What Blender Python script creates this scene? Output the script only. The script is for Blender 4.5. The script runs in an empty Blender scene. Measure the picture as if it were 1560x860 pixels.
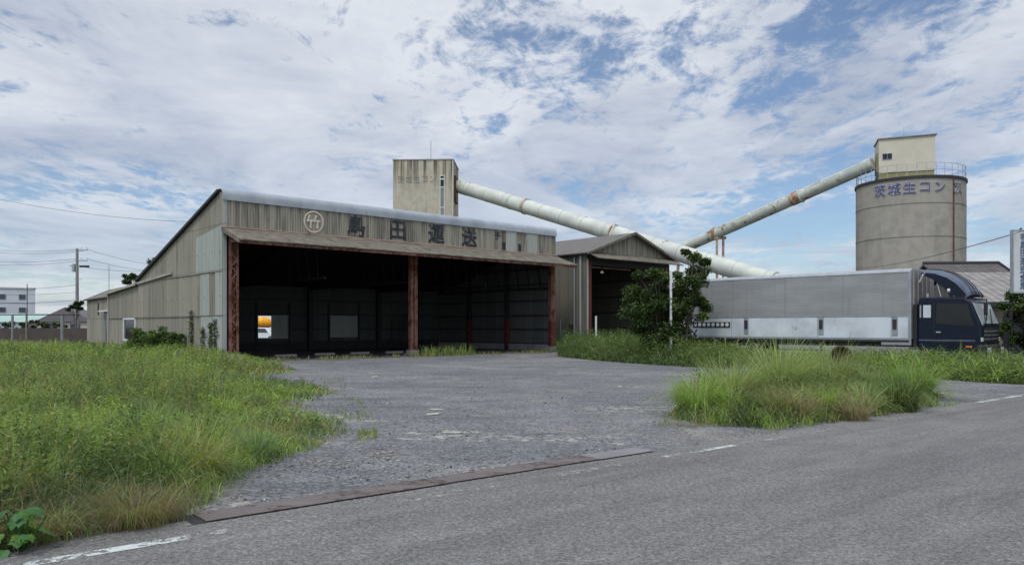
import bpy, math, random
import numpy as np
from mathutils import Vector, Matrix
R = math.radians
SC = bpy.context.scene
COL = SC.collection
random.seed(7)
rng = np.random.default_rng(11)

# ------------------------------------------------------------------ camera
EYE = 1.55
FPX = 1180.0
cam_d = bpy.data.cameras.new('camera')
cam = bpy.data.objects.new('camera', cam_d); COL.objects.link(cam)
cam.location = (0, 0, EYE); cam.rotation_euler = (R(90), 0, 0)
cam_d.sensor_width = 36; cam_d.lens = 36 * FPX / 1560
cam_d.shift_y = 67 / 1560
cam_d.clip_start = 0.05; cam_d.clip_end = 3000
SC.camera = cam

# ------------------------------------------------------------------ light
SUN_EL, SUN_AZ = 58, 205          # azimuth: clockwise from +Y, where the sun stands (behind the camera, a little left)
sd = Vector((math.sin(R(SUN_AZ)) * math.cos(R(SUN_EL)), math.cos(R(SUN_AZ)) * math.cos(R(SUN_EL)), math.sin(R(SUN_EL))))
sun_d = bpy.data.lights.new('sun', 'SUN'); sun_d.energy = 1.5; sun_d.angle = R(11); sun_d.color = (1, 0.94, 0.85)
sun = bpy.data.objects.new('sun', sun_d); COL.objects.link(sun)
sun.rotation_euler = sd.to_track_quat('Z', 'Y').to_euler()

W = bpy.data.worlds.new('World'); SC.world = W; W.use_nodes = True
def build_world():
    nt = W.node_tree; nt.nodes.clear(); N = nt.nodes.new; L = nt.links.new
    def math_(op, a, b=None, clamp=False):
        n = N('ShaderNodeMath'); n.operation = op; n.use_clamp = clamp
        for i, v in enumerate((a, b)):
            if v is None: continue
            if isinstance(v, (int, float)): n.inputs[i].default_value = v
            else: L(v, n.inputs[i])
        return n.outputs[0]
    def mix(f, a, b):
        n = N('ShaderNodeMix'); n.data_type = 'RGBA'
        for i, v in ((0, f), (6, a), (7, b)):
            if isinstance(v, (int, float)): n.inputs[i].default_value = v
            elif isinstance(v, tuple): n.inputs[i].default_value = (*v, 1)
            else: L(v, n.inputs[i])
        return n.outputs[2]
    def ramp(v, a, b):
        n = N('ShaderNodeMapRange'); n.interpolation_type = 'SMOOTHSTEP'
        L(v, n.inputs[0]); n.inputs[1].default_value = a; n.inputs[2].default_value = b
        return n.outputs[0]
    sky = N('ShaderNodeTexSky'); sky.sky_type = 'NISHITA'; sky.sun_disc = False
    sky.sun_elevation = R(SUN_EL); sky.sun_rotation = R(SUN_AZ)
    sky.air_density = 1.0; sky.dust_density = 0.4; sky.ozone_density = 5.0
    tc = N('ShaderNodeTexCoord')
    sx = N('ShaderNodeSeparateXYZ'); L(tc.outputs['Generated'], sx.inputs[0])
    z = math_('MAXIMUM', sx.outputs[2], 0.0)
    zz = math_('ADD', z, 0.10)
    cx = N('ShaderNodeCombineXYZ')
    L(math_('DIVIDE', sx.outputs[0], zz), cx.inputs[0]); L(math_('DIVIDE', sx.outputs[1], zz), cx.inputs[1])
    def noise(scale, detail, rough, dist, sxy, rot=0, off=(0, 0, 0)):
        mp = N('ShaderNodeMapping'); L(cx.outputs[0], mp.inputs[0])
        mp.inputs['Scale'].default_value = (sxy[0], sxy[1], 1); mp.inputs['Rotation'].default_value = (0, 0, R(rot)); mp.inputs['Location'].default_value = off
        n = N('ShaderNodeTexNoise'); L(mp.outputs[0], n.inputs['Vector'])
        n.inputs['Scale'].default_value = scale; n.inputs['Detail'].default_value = detail
        n.inputs['Roughness'].default_value = rough; n.inputs['Distortion'].default_value = dist
        return n.outputs['Fac']
    big = noise(0.55, 3, 0.5, 0.2, (1, 0.8), 20, (4.1, 2.7, 0))
    mid = noise(1.9, 10, 0.68, 0.35, (1, 0.8), 35, (1.3, 0.4, 0))
    fine = noise(10.5, 7, 0.64, 0.5, (1, 0.6), -30, (0, 3, 1))
    cov = math_('ADD', math_('MULTIPLY', big, 0.75), math_('ADD', math_('MULTIPLY', mid, 0.8), math_('MULTIPLY', fine, 0.52)))
    m = ramp(cov, 0.87, 1.04)
    lowsky = ramp(z, 0.30, 0.02)                     # cover thins to a pale veil at the horizon
    m = math_('MULTIPLY', m, math_('SUBTRACT', 1.0, math_('MULTIPLY', lowsky, 0.30)))
    shade = ramp(noise(1.1, 6, 0.6, 0.5, (1, 0.9), 60, (7, 7, 2)), 0.34, 0.66)
    body = ramp(cov, 0.98, 1.2)
    ccol = mix(math_('MULTIPLY', shade, 0.85), (0.84, 0.88, 0.94), (0.38, 0.45, 0.60))
    ccol = mix(math_('MULTIPLY', body, 0.5), ccol, (0.66, 0.71, 0.83))
    # blue sky between the clouds: Nishita, veiled with thin cirrus
    bg1 = N('ShaderNodeBackground'); L(sky.outputs[0], bg1.inputs[0]); bg1.inputs[1].default_value = 0.11
    # thin veil towards the sun is brighter
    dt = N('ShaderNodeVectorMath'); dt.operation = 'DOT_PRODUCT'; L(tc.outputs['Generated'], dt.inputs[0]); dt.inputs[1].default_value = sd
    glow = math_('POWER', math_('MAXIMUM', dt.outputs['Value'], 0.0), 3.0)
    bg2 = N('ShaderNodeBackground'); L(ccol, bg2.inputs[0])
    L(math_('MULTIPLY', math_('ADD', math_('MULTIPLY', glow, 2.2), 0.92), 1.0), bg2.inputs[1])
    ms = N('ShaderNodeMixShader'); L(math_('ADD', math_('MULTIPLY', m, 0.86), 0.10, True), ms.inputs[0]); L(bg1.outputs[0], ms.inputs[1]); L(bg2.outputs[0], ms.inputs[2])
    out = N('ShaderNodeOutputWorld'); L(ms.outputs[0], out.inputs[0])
build_world()
SC.view_settings.view_transform = 'Standard'; SC.view_settings.look = 'None'
SC.view_settings.exposure = 0.0; SC.view_settings.gamma = 1
SC.cycles.max_bounces = 6; SC.cycles.transparent_max_bounces = 12

# ------------------------------------------------------------------ helpers
def tag(o, label=None, cat=None, group=None, kind=None):
    if label: o['label'] = label
    if cat: o['category'] = cat
    if group: o['group'] = group
    if kind: o['kind'] = kind
    return o
def thing(name, label, cat, loc=(0, 0, 0), rz=0, group=None):
    o = bpy.data.objects.new(name, None); COL.objects.link(o)
    o.empty_display_size = 0.3; o.location = loc; o.rotation_euler = (0, 0, rz)
    return tag(o, label, cat, group)
def at(px, Y, py=None):
    """world point at distance Y on the line of sight of a photo pixel; without py, on the ground"""
    X = (px - 780) / FPX * Y
    return Vector((X, Y, 0 if py is None else EYE + (497 - py) / FPX * Y))
def G(px, py):
    Y = FPX * EYE / (py - 497)
    return ((px - 780) / FPX * Y, Y)

class MB:
    def __init__(s): s.v = []; s.f = []; s.M = None; s.sm = False
    def add(s, vs, fs):
        b = len(s.v)
        s.v += [tuple(s.M @ Vector(p)) if s.M else tuple(p) for p in vs]
        s.f += [tuple(b + i for i in f) for f in fs]; return s
    def box(s, x0, x1, y0, y1, z0, z1):
        vs = [(x, y, z) for z in (z0, z1) for y in (y0, y1) for x in (x0, x1)]
        return s.add(vs, [(0, 2, 3, 1), (4, 5, 7, 6), (0, 1, 5, 4), (2, 6, 7, 3), (0, 4, 6, 2), (1, 3, 7, 5)])
    def prism(s, poly, axis, a, b):
        """poly: 2-D outline in the two other axes (in x,y,z order), extruded along axis from a to b"""
        def P(q, t):
            return {'x': (t, q[0], q[1]), 'y': (q[0], t, q[1]), 'z': (q[0], q[1], t)}[axis]
        n = len(poly)
        vs = [P(q, a) for q in poly] + [P(q, b) for q in poly]
        fs = [tuple(range(n)), tuple(range(2 * n - 1, n - 1, -1))] + [(i, i + n, (i + 1) % n + n, (i + 1) % n) for i in range(n)]
        return s.add(vs, fs)
    def hexa(s, lo, hi):
        """four lower points, four upper points"""
        return s.add(list(lo) + list(hi), [(3, 2, 1, 0), (4, 5, 6, 7)] + [(i, (i + 1) % 4, (i + 1) % 4 + 4, i + 4) for i in range(4)])
    def slab(s, quad, t):
        q = [Vector(p) for p in quad]; n = (q[1] - q[0]).cross(q[2] - q[0]).normalized() * t
        return s.hexa([p - n for p in q], q)
    def tube(s, p, q, r, r2=None, n=8, cap=True):
        p, q = Vector(p), Vector(q); r2 = r if r2 is None else r2
        d = (q - p).normalized(); u = d.orthogonal().normalized(); w = d.cross(u)
        vs = []
        for c, rr in ((p, r), (q, r2)):
            for i in range(n):
                a = 2 * math.pi * i / n; vs.append(c + (u * math.cos(a) + w * math.sin(a)) * rr)
        fs = [(i, (i + 1) % n, (i + 1) % n + n, i + n) for i in range(n)]
        if cap: fs += [tuple(range(n - 1, -1, -1)), tuple(range(n, 2 * n))]
        return s.add(vs, fs)
    def path(s, pts, r, n=6):
        for a, b in zip(pts[:-1], pts[1:]): s.tube(a, b, r, None, n)
        return s
    def build(s, name, m, parent=None, smooth=False, bevel=0, kind=None, loc=None):
        me = bpy.data.meshes.new(name); me.from_pydata(s.v, [], s.f); me.update()
        import bmesh
        bm = bmesh.new(); bm.from_mesh(me); bmesh.ops.recalc_face_normals(bm, faces=bm.faces)
        if loc is not None: bmesh.ops.translate(bm, verts=bm.verts, vec=-Vector(loc))
        bm.to_mesh(me); bm.free()
        o = bpy.data.objects.new(name, me); COL.objects.link(o); me.materials.append(m)
        if loc is not None: o.location = loc
        if parent: o.parent = parent
        if kind: o['kind'] = kind
        if smooth:
            me.shade_smooth()
            if smooth == 'auto': me.set_sharp_from_angle(angle=R(35))
        if bevel:
            b = o.modifiers.new('bevel', 'BEVEL'); b.width = bevel; b.segments = 2; b.limit_method = 'ANGLE'; b.angle_limit = R(40)
        return o
def bx(name, m, parent, *d, **k): return MB().box(*d).build(name, m, parent, **k)

def np_mesh(name, V, F4, col, m, parent=None, F3=None):
    """V (n,3), F4 (k,4) quads, col (n,3) colour of each vertex's blade or leaf"""
    me = bpy.data.meshes.new(name)
    me.vertices.add(len(V)); me.vertices.foreach_set('co', np.ascontiguousarray(V, dtype=np.float32).ravel())
    F4 = np.ascontiguousarray(F4, dtype=np.int32)
    me.loops.add(F4.size); me.loops.foreach_set('vertex_index', F4.ravel())
    me.polygons.add(len(F4)); me.polygons.foreach_set('loop_start', np.arange(0, F4.size, F4.shape[1], dtype=np.int32))
    me.update(calc_edges=True)
    a = me.color_attributes.new('tint', 'FLOAT_COLOR', 'POINT')
    a.data.foreach_set('color', np.concatenate([col, np.ones((len(V), 1))], 1).astype(np.float32).ravel())
    me.materials.append(m); me.validate()
    o = bpy.data.objects.new(name, me); COL.objects.link(o)
    if parent: o.parent = parent
    return o

def vnoise(x, y, seed=0):
    """smooth value noise 0..1"""
    x = np.asarray(x, float) + 1000.3 + seed * 17.13; y = np.asarray(y, float) + 900.7 + seed * 9.77
    xi = np.floor(x).astype(np.int64); yi = np.floor(y).astype(np.int64); fx = x - xi; fy = y - yi
    fx = fx * fx * (3 - 2 * fx); fy = fy * fy * (3 - 2 * fy)
    def h(a, b):
        n = (a * 374761393 + b * 668265263 + seed * 974634777) & 0x7fffffff
        n = ((n ^ (n >> 13)) * 1274126177) & 0x7fffffff
        return ((n ^ (n >> 16)) & 0xffff) / 65535.0
    return (h(xi, yi) * (1 - fx) + h(xi + 1, yi) * fx) * (1 - fy) + (h(xi, yi + 1) * (1 - fx) + h(xi + 1, yi + 1) * fx) * fy
def fbm(x, y, seed=0): return 0.55 * vnoise(x, y, seed) + 0.3 * vnoise(x * 2.1, y * 2.1, seed + 1) + 0.15 * vnoise(x * 4.3, y * 4.3, seed + 2)

# ------------------------------------------------------------------ materials
class NT:
    def __init__(s, name):
        s.m = bpy.data.materials.new(name); s.m.use_nodes = True; s.nt = s.m.node_tree; s.nt.nodes.clear()
        s.out = s.N('ShaderNodeOutputMaterial'); s.b = s.N('ShaderNodeBsdfPrincipled'); s.L(s.b.outputs[0], s.out.inputs[0])
        s.b.inputs['Specular IOR Level'].default_value = 0.3
        s.tc = s.N('ShaderNodeTexCoord').outputs['Object']
    def N(s, t): return s.nt.nodes.new(t)
    def L(s, a, b): s.nt.links.new(a, b)
    def put(s, v, i):
        if isinstance(v, (int, float)): i.default_value = v
        elif isinstance(v, tuple): i.default_value = (*v, 1) if len(v) == 3 and i.type == 'RGBA' else v
        else: s.L(v, i)
    def map(s, sc=(1, 1, 1), loc=(0, 0, 0), rot=(0, 0, 0), src=None):
        n = s.N('ShaderNodeMapping'); s.L(src or s.tc, n.inputs[0]); n.inputs['Scale'].default_value = sc; n.inputs['Location'].default_value = loc; n.inputs['Rotation'].default_value = rot
        return n.outputs[0]
    def noise(s, scale, detail=4, rough=0.55, vec=None, dist=0, out='Fac'):
        n = s.N('ShaderNodeTexNoise'); s.L(vec or s.tc, n.inputs['Vector']); n.inputs['Scale'].default_value = scale
        n.inputs['Detail'].default_value = detail; n.inputs['Roughness'].default_value = rough; n.inputs['Distortion'].default_value = dist
        return n.outputs[out]
    def vor(s, scale, vec=None, out='Distance', feature='F1'):
        n = s.N('ShaderNodeTexVoronoi'); n.feature = feature; s.L(vec or s.tc, n.inputs['Vector']); n.inputs['Scale'].default_value = scale
        return n.outputs[out]
    def rng(s, v, a, b, c=0.0, d=1.0, smooth=True):
        n = s.N('ShaderNodeMapRange'); n.interpolation_type = 'SMOOTHSTEP' if smooth else 'LINEAR'
        s.L(v, n.inputs[0])
        for i, q in enumerate((a, b, c, d)): n.inputs[i + 1].default_value = q
        return n.outputs[0]
    def mth(s, op, a, b=0.0, clamp=False):
        n = s.N('ShaderNodeMath'); n.operation = op; n.use_clamp = clamp; s.put(a, n.inputs[0]); s.put(b, n.inputs[1]); return n.outputs[0]
    def mix(s, f, a, b, blend='MIX'):
        n = s.N('ShaderNodeMix'); n.data_type = 'RGBA'; n.blend_type = blend; s.put(f, n.inputs[0]); s.put(a, n.inputs[6]); s.put(b, n.inputs[7]); return n.outputs[2]
    def xyz(s, src=None):
        n = s.N('ShaderNodeSeparateXYZ'); s.L(src or s.tc, n.inputs[0]); return n.outputs
    def comb(s, x, y, z):
        n = s.N('ShaderNodeCombineXYZ'); s.put(x, n.inputs[0]); s.put(y, n.inputs[1]); s.put(z, n.inputs[2]); return n.outputs[0]
    def white(s, vec):
        n = s.N('ShaderNodeTexWhiteNoise'); n.noise_dimensions = '3D'; s.L(vec, n.inputs['Vector']); return n.outputs['Value']
    def val(s, c, v):
        """colour times a scalar field"""
        return s.mix(1.0, c, s.comb3(v), 'MULTIPLY')
    def comb3(s, v):
        n = s.N('ShaderNodeCombineColor'); [s.put(v, n.inputs[i]) for i in range(3)]; return n.outputs[0]
    def bump(s, h, strength=0.5, dist=0.02, prev=None):
        n = s.N('ShaderNodeBump'); n.inputs['Strength'].default_value = strength; n.inputs['Distance'].default_value = dist; s.L(h, n.inputs['Height'])
        if prev is not None: s.L(prev, n.inputs['Normal'])
        return n.outputs[0]
    def end(s, col, rough=0.8, normal=None, metal=0.0, spec=None):
        s.put(col, s.b.inputs['Base Color']); s.put(rough, s.b.inputs['Roughness']); s.put(metal, s.b.inputs['Metallic'])
        if normal is not None: s.L(normal, s.b.inputs['Normal'])
        if spec is not None: s.b.inputs['Specular IOR Level'].default_value = spec
        return s.m

def m_plain(name, c, rough=0.7, metal=0.0, var=0.15, scale=4.0, spec=0.3):
    t = NT(name); n = t.noise(scale, 5)
    return t.end(t.val(c, t.rng(n, 0.3, 0.7, 1 - var, 1 + var)), t.rng(n, 0.3, 0.7, rough - 0.06, min(1, rough + 0.06)), None, metal, spec)

def fine0(t): return t.noise(1.0, 5, 0.7, t.map((12, 12, 0.5)))
def m_slate(name, c, axis='x', panel=0.93, rows=2.05, streak=0.5, dark=(0.06, 0.055, 0.05), pv=0.16, pitch=0.13, bump=0.6, top=None):
    """weathered corrugated cement board: ribs, sheet-to-sheet differences, vertical dirt runs"""
    t = NT(name); x, y, z = t.xyz(); u = x if axis == 'x' else y
    pu = t.mth('FLOOR', t.mth('DIVIDE', u, panel)); pz = t.mth('FLOOR', t.mth('DIVIDE', z, rows))
    w = t.white(t.comb(pu, pz, 3.0))
    col = t.val(c, t.rng(w, 0, 1, 1 - pv, 1 + pv, False))
    w2 = t.white(t.comb(pu, pz, 9.0))
    col = t.mix(t.rng(w2, 0, 1, 0, 0.35, False), col, tuple(k * f for k, f in zip(c, (0.93, 1.0, 0.98))))
    st = t.noise(1.0, 6, 0.68, t.map((4.0, 4.0, 0.16)))
    fine = t.noise(1.0, 4, 0.6, t.map((22, 22, 1.2)))
    blot = t.noise(0.8, 5, 0.6)
    f = t.mth('MULTIPLY', t.rng(st, 0.46, 0.72, 0, streak), t.rng(blot, 0.3, 0.7, 0.35, 1))
    if top is not None:   # dirt that has run down from the upper edge
        f2 = t.mth('MULTIPLY', t.rng(t.noise(1.0, 3, 0.6, t.map((3.2, 3.2, 0.12))), 0.44, 0.62), t.rng(z, top - 1.5, top, 0.0, 0.75))
        f3 = t.mth('MULTIPLY', t.rng(t.noise(1.0, 5, 0.7, t.map((1.6, 1.6, 0.10), (5, 1, 0))), 0.50, 0.60), t.rng(fine0(t), 0.35, 0.6, 0.35, 0.8))
        f = t.mth('MAXIMUM', t.mth('MAXIMUM', f, f2), f3)
    col = t.mix(f, col, dark)
    col = t.mix(t.rng(fine, 0.35, 0.75, 0, 0.35), col, tuple(k * 0.6 for k in c))
    # sheet joints
    ju = t.mth('ABSOLUTE', t.mth('SUBTRACT', t.mth('FRACT', t.mth('DIVIDE', u, panel)), 0.5))
    jz = t.mth('ABSOLUTE', t.mth('SUBTRACT', t.mth('FRACT', t.mth('DIVIDE', z, rows)), 0.5))
    j = t.mth('MAXIMUM', t.rng(ju, 0.478, 0.49, 0, 0.5), t.rng(jz, 0.488, 0.495, 0, 0.65))
    col = t.mix(j, col, tuple(k * 0.35 for k in c))
    wave = t.mth('SINE', t.mth('MULTIPLY', u, 2 * math.pi / pitch))
    nb = t.bump(wave, bump, 0.012)
    return t.end(col, 0.88, t.bump(fine, 0.25, 0.01, nb))

def m_concrete(name, c, stain=0.5, scale=1.0, dark=(0.07, 0.065, 0.055), top=None, warm=None):
    t = NT(name); x, y, z = t.xyz()
    n = t.noise(1.3 * scale, 7, 0.65); st = t.noise(1.0, 5, 0.6, t.map((2.4 * scale, 2.4 * scale, 0.14)))
    col = t.val(c, t.rng(n, 0.3, 0.7, 0.82, 1.14))
    if warm: col = t.mix(t.rng(t.noise(0.5, 3), 0.4, 0.65, 0, 0.6), col, warm)
    col = t.mix(t.rng(st, 0.52, 0.72, 0, stain * 0.6), col, dark)
    if top is not None:
        f = t.mth('MULTIPLY', t.rng(t.noise(1.0, 4, 0.6, t.map((1.9, 1.9, 0.05))), 0.42, 0.64), t.rng(z, top[0], top[1], 0.0, stain * 1.4))
        col = t.mix(f, col, dark)
    return t.end(col, 0.9, t.bump(t.noise(9 * scale, 5), 0.3, 0.02))

def m_rusty(name, paint, rust=(0.13, 0.045, 0.02), amount=0.5, metal=0.0, rough=0.6, scale=3.0, streakz=1.0):
    t = NT(name)
    n = t.noise(scale, 8, 0.7, t.map((1, 1, streakz))); big = t.noise(scale * 0.23, 3)
    f = t.rng(t.mth('ADD', n, t.mth('MULTIPLY', big, 0.5)), 1.0 - 0.38 * amount, 1.12 - 0.38 * amount)
    rc = t.mix(t.rng(t.noise(scale * 4, 4), 0.35, 0.7), rust, tuple(k * 0.45 for k in rust))
    pc = t.val(paint, t.rng(t.noise(scale * 0.8, 4), 0.3, 0.7, 0.85, 1.12))
    return t.end(t.mix(f, pc, rc), t.rng(f, 0, 1, rough, 0.95), t.bump(n, 0.2, 0.01), metal)

def m_leaf(name, rough=0.6, trans=0.35):
    t = NT(name); at_ = t.N('ShaderNodeAttribute'); at_.attribute_name = 'tint'; c = at_.outputs['Color']
    t.end(c, rough); t.b.inputs['Specular IOR Level'].default_value = 0.2
    tr = t.N('ShaderNodeBsdfTranslucent'); t.L(t.mix(1.0, c, (1.15, 1.2, 0.55), 'MULTIPLY'), tr.inputs[0])
    mx = t.N('ShaderNodeMixShader'); mx.inputs[0].default_value = trans
    t.L(t.b.outputs[0], mx.inputs[1]); t.L(tr.outputs[0], mx.inputs[2]); t.L(mx.outputs[0], t.out.inputs[0])
    return t.m

def m_glass(name, c=(0.012, 0.015, 0.018), rough=0.10):
    t = NT(name); t.b.inputs['IOR'].default_value = 1.5
    return t.end(t.val(c, t.rng(t.noise(2.0, 3), 0.3, 0.7, 0.8, 1.2)), rough, None, 0.0, 0.35)

def m_road():
    t = NT('asphalt_old'); v = t.map((1, 1, 1), rot=(0, 0, -R(39.7)))   # x runs along the road
    agg = t.vor(95, out='Color'); ag = t.xyz(agg)[0]
    fine = t.noise(60, 4, 0.7); big = t.noise(0.35, 5, 0.6, t.map((0.35, 1.3, 1), src=v)); mid = t.noise(2.2, 6, 0.6, t.map((0.5, 1.2, 1), src=v)); lane = t.noise(1.0, 5, 0.6, t.map((0.09, 1.9, 1), src=v))
    base = t.mix(t.rng(big, 0.3, 0.7), (0.118, 0.116, 0.113), (0.156, 0.151, 0.142))
    base = t.val(base, t.rng(mid, 0.3, 0.7, 0.90, 1.09)); base = t.val(base, t.rng(lane, 0.35, 0.65, 0.90, 1.10))
    base = t.val(base, t.rng(ag, 0, 1, 0.66, 1.38, False))
    base = t.mix(t.rng(t.vor(38, out='Distance'), 0.16, 0.05, 0, 0.5), base, (0.30, 0.30, 0.29))
    base = t.mix(t.rng(fine, 0.55, 0.75, 0, 0.35), base, (0.05, 0.05, 0.052))
    base = t.val(base, t.rng(t.noise(26, 4, 0.8), 0.36, 0.64, 0.66, 1.38)); base = t.val(base, t.rng(t.noise(8, 3, 0.6), 0.32, 0.68, 0.93, 1.07))
    # hairline cracks and faint wheel tracks
    cr = t.vor(0.55, t.map((0.6, 1, 1), src=t.N and t.map((1, 1, 1), src=v)), feature='DISTANCE_TO_EDGE')
    warp = t.noise(3.0, 5, 0.7)
    crk = t.mth('MULTIPLY', t.rng(t.mth('ADD', cr, t.mth('MULTIPLY', warp, 0.05)), 0.034, 0.029), t.rng(t.noise(0.4, 3), 0.44, 0.56, 0, 0.14))
    base = t.mix(crk, base, (0.05, 0.05, 0.05))
    return t.end(base, 0.86, t.bump(t.mth('ADD', ag, fine), 0.35, 0.006))

def m_lot():
    t = NT('gravel_lot')
    st = t.vor(42, out='Color'); s0 = t.xyz(st)[0]; st2 = t.vor(17, out='Color'); s2 = t.xyz(st2)[1]
    big = t.noise(0.22, 6, 0.62); mid = t.noise(1.1, 7, 0.65); tr = t.noise(0.5, 5, 0.6, t.map((0.35, 1.8, 1), rot=(0, 0, -R(25))))
    base = t.mix(t.rng(big, 0.36, 0.66), (0.120, 0.122, 0.124), (0.164, 0.164, 0.162))
    base = t.mix(t.rng(tr, 0.5, 0.68, 0, 0.55), base, (0.075, 0.082, 0.094))
    base = t.mix(t.rng(t.noise(0.33, 4, 0.6, t.map(loc=(7, 3, 0))), 0.56, 0.70, 0, 0.55), base, (0.22, 0.20, 0.165))
    base = t.val(base, t.rng(mid, 0.3, 0.7, 0.86, 1.13))
    base = t.val(base, t.rng(s0, 0, 1, 0.55, 1.5, False)); base = t.val(base, t.rng(s2, 0, 1, 0.82, 1.2, False))
    base = t.val(base, t.rng(t.noise(20, 4, 0.78), 0.34, 0.66, 0.70, 1.32))
    pd = t.mth('MULTIPLY', t.rng(t.noise(0.8, 5, 0.65, t.map((0.35, 1.6, 1), (9, 4, 0), (0, 0, -R(20)))), 0.60, 0.66), 0.5)
    base = t.mix(pd, base, (0.055, 0.058, 0.062))
    # bleached patches where the top layer broke away
    pm = t.mth('MULTIPLY', t.rng(t.noise(0.55, 3, 0.5, t.map((0.5, 1, 1), (3.3, 1, 0), (0, 0, -R(38)))), 0.60, 0.66), t.rng(t.noise(4.5, 5, 0.7), 0.52, 0.58, 0, 0.75))
    base = t.mix(pm, base, (0.38, 0.36, 0.31))
    return t.end(base, 0.92, t.bump(t.mth('ADD', s0, t.mth('MULTIPLY', mid, 2.0)), 0.6, 0.012))

def m_soil():
    t = NT('soil_and_thatch'); n = t.noise(1.5, 7, 0.7); big = t.noise(0.15, 4)
    c = t.mix(t.rng(n, 0.35, 0.65), (0.060, 0.058, 0.030), (0.085, 0.105, 0.035))
    c = t.mix(t.rng(big, 0.45, 0.62, 0, 0.6), c, (0.12, 0.10, 0.06))
    return t.end(c, 0.95, t.bump(n, 0.6, 0.05))

M = {}
M['road'] = m_road(); M['lot'] = m_lot(); M['soil'] = m_soil()
M['slate_y'] = m_slate('cement_board_side', (0.262, 0.244, 0.198), 'y', streak=0.85, pv=0.2)
M['slate_x'] = m_slate('cement_board_front', (0.310, 0.285, 0.225), 'x', panel=0.83, rows=9, streak=1.0, pv=0.2, top=7.4)
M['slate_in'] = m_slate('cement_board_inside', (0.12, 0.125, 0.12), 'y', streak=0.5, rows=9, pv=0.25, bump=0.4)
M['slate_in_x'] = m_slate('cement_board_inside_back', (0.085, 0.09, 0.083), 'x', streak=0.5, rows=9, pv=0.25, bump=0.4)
M['slate_dark'] = m_slate('cement_board_mossy', (0.150, 0.142, 0.110), 'y', streak=0.9, rows=9, pv=0.12)
M['new_sheet'] = m_slate('pale_replacement_sheet', (0.345, 0.365, 0.335), 'y', streak=0.35, rows=2.05, pv=0.07)
M['new_sheet_x'] = m_slate('pale_replacement_sheet_front', (0.40, 0.41, 0.36), 'x', streak=0.3, rows=9, pv=0.05)
M['roof_slate'] = m_concrete('roof_cement_board', (0.135, 0.125, 0.115), 0.6, 2.0)
M['canopy'] = m_concrete('canopy_board_mossy', (0.175, 0.16, 0.13), 0.7, 3.0)
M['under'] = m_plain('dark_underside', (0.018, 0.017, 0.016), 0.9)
M['cap'] = m_plain('galvanised_cap', (0.30, 0.33, 0.355), 0.5, 0.15, 0.12, 1.2)
M['trim'] = m_plain('beige_trim_board', (0.30, 0.285, 0.245), 0.85, 0, 0.15, 2)
M['redox'] = m_rusty('red_oxide_steel', (0.22, 0.105, 0.08), amount=0.75, scale=4, streakz=0.5)
M['redox_deep'] = m_rusty('deep_red_primer', (0.12, 0.028, 0.022), amount=0.5)
M['pinktrim'] = m_rusty('faded_pink_trim', (0.46, 0.29, 0.24), amount=0.45, scale=2)
M['conc'] = m_concrete('grey_concrete', (0.26, 0.25, 0.235))
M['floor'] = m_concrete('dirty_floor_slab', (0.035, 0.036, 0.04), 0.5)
M['tower'] = m_concrete('tower_render', (0.43, 0.40, 0.32), 0.8, 1.0, (0.075, 0.068, 0.05), (14.8, 18.7), (0.43, 0.38, 0.27))
M['silo'] = m_concrete('silo_concrete', (0.285, 0.268, 0.23), 0.35, 1.0, (0.12, 0.11, 0.09), None, (0.305, 0.285, 0.238))
M['silo_joint'] = m_concrete('silo_joint_concrete', (0.17, 0.158, 0.135), 0.3)
M['cream'] = m_plain('cream_cladding', (0.50, 0.47, 0.37), 0.7, 0, 0.05, 1.0)
M['olive'] = m_concrete('olive_stained_base', (0.26, 0.24, 0.12), 0.5)
M['tube'] = m_rusty('pale_green_conveyor_paint', (0.49, 0.51, 0.45), (0.27, 0.21, 0.13), 0.42, 0, 0.55, 0.9)
M['tube2'] = m_rusty('pale_green_conveyor_paint_worn', (0.42, 0.445, 0.39), (0.26, 0.19, 0.11), 0.6, 0, 0.6, 1.1)
M['rust'] = m_rusty('bare_rust', (0.13, 0.062, 0.038), (0.11, 0.045, 0.02), 0.7)
M['rust_light'] = m_rusty('orange_rust', (0.42, 0.33, 0.24), (0.32, 0.13, 0.05), 0.75, scale=5)
M['white'] = m_plain('white_frame_paint', (0.60, 0.62, 0.62), 0.5, 0, 0.08)
M['glass'] = m_glass('dark_window_glass')
M['door_glass'] = m_glass('greenish_door_glass', (0.12, 0.16, 0.155), 0.2)
M['frost'] = m_plain('frosted_pane', (0.34, 0.35, 0.32), 0.5, 0, 0.12, 0.8)
def m_ink():
    t = NT('weathered_black_lettering'); n = t.noise(1.0, 7, 0.72, t.map((7, 7, 1.6)))
    return t.end(t.mix(t.rng(n, 0.50, 0.66, 0, 0.8), (0.026, 0.030, 0.036), (0.15, 0.145, 0.125)), 0.85)
M['ink'] = m_ink()
M['beige'] = m_plain('beige_emblem_paint', (0.56, 0.48, 0.39), 0.75, 0, 0.15, 3)
M['alu'] = m_plain('aluminium_grey', (0.34, 0.36, 0.38), 0.45, 0.35, 0.08)
M['dark'] = m_plain('dark_steel', (0.03, 0.03, 0.032), 0.6)
M['rubber'] = m_plain('tyre_rubber', (0.02, 0.02, 0.02), 0.85)
M['polec'] = m_concrete('pole_concrete', (0.22, 0.22, 0.21), 0.3)
M['wire'] = m_plain('wire_grey_black', (0.09, 0.095, 0.11), 0.7)
M['leaf'] = m_leaf('grass_and_leaves', 0.55, 0.42)
M['leaf_dark'] = m_leaf('tree_leaves', 0.5, 0.2)
M['bark'] = m_plain('bark', (0.10, 0.085, 0.07), 0.95, 0, 0.3, 8)

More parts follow.
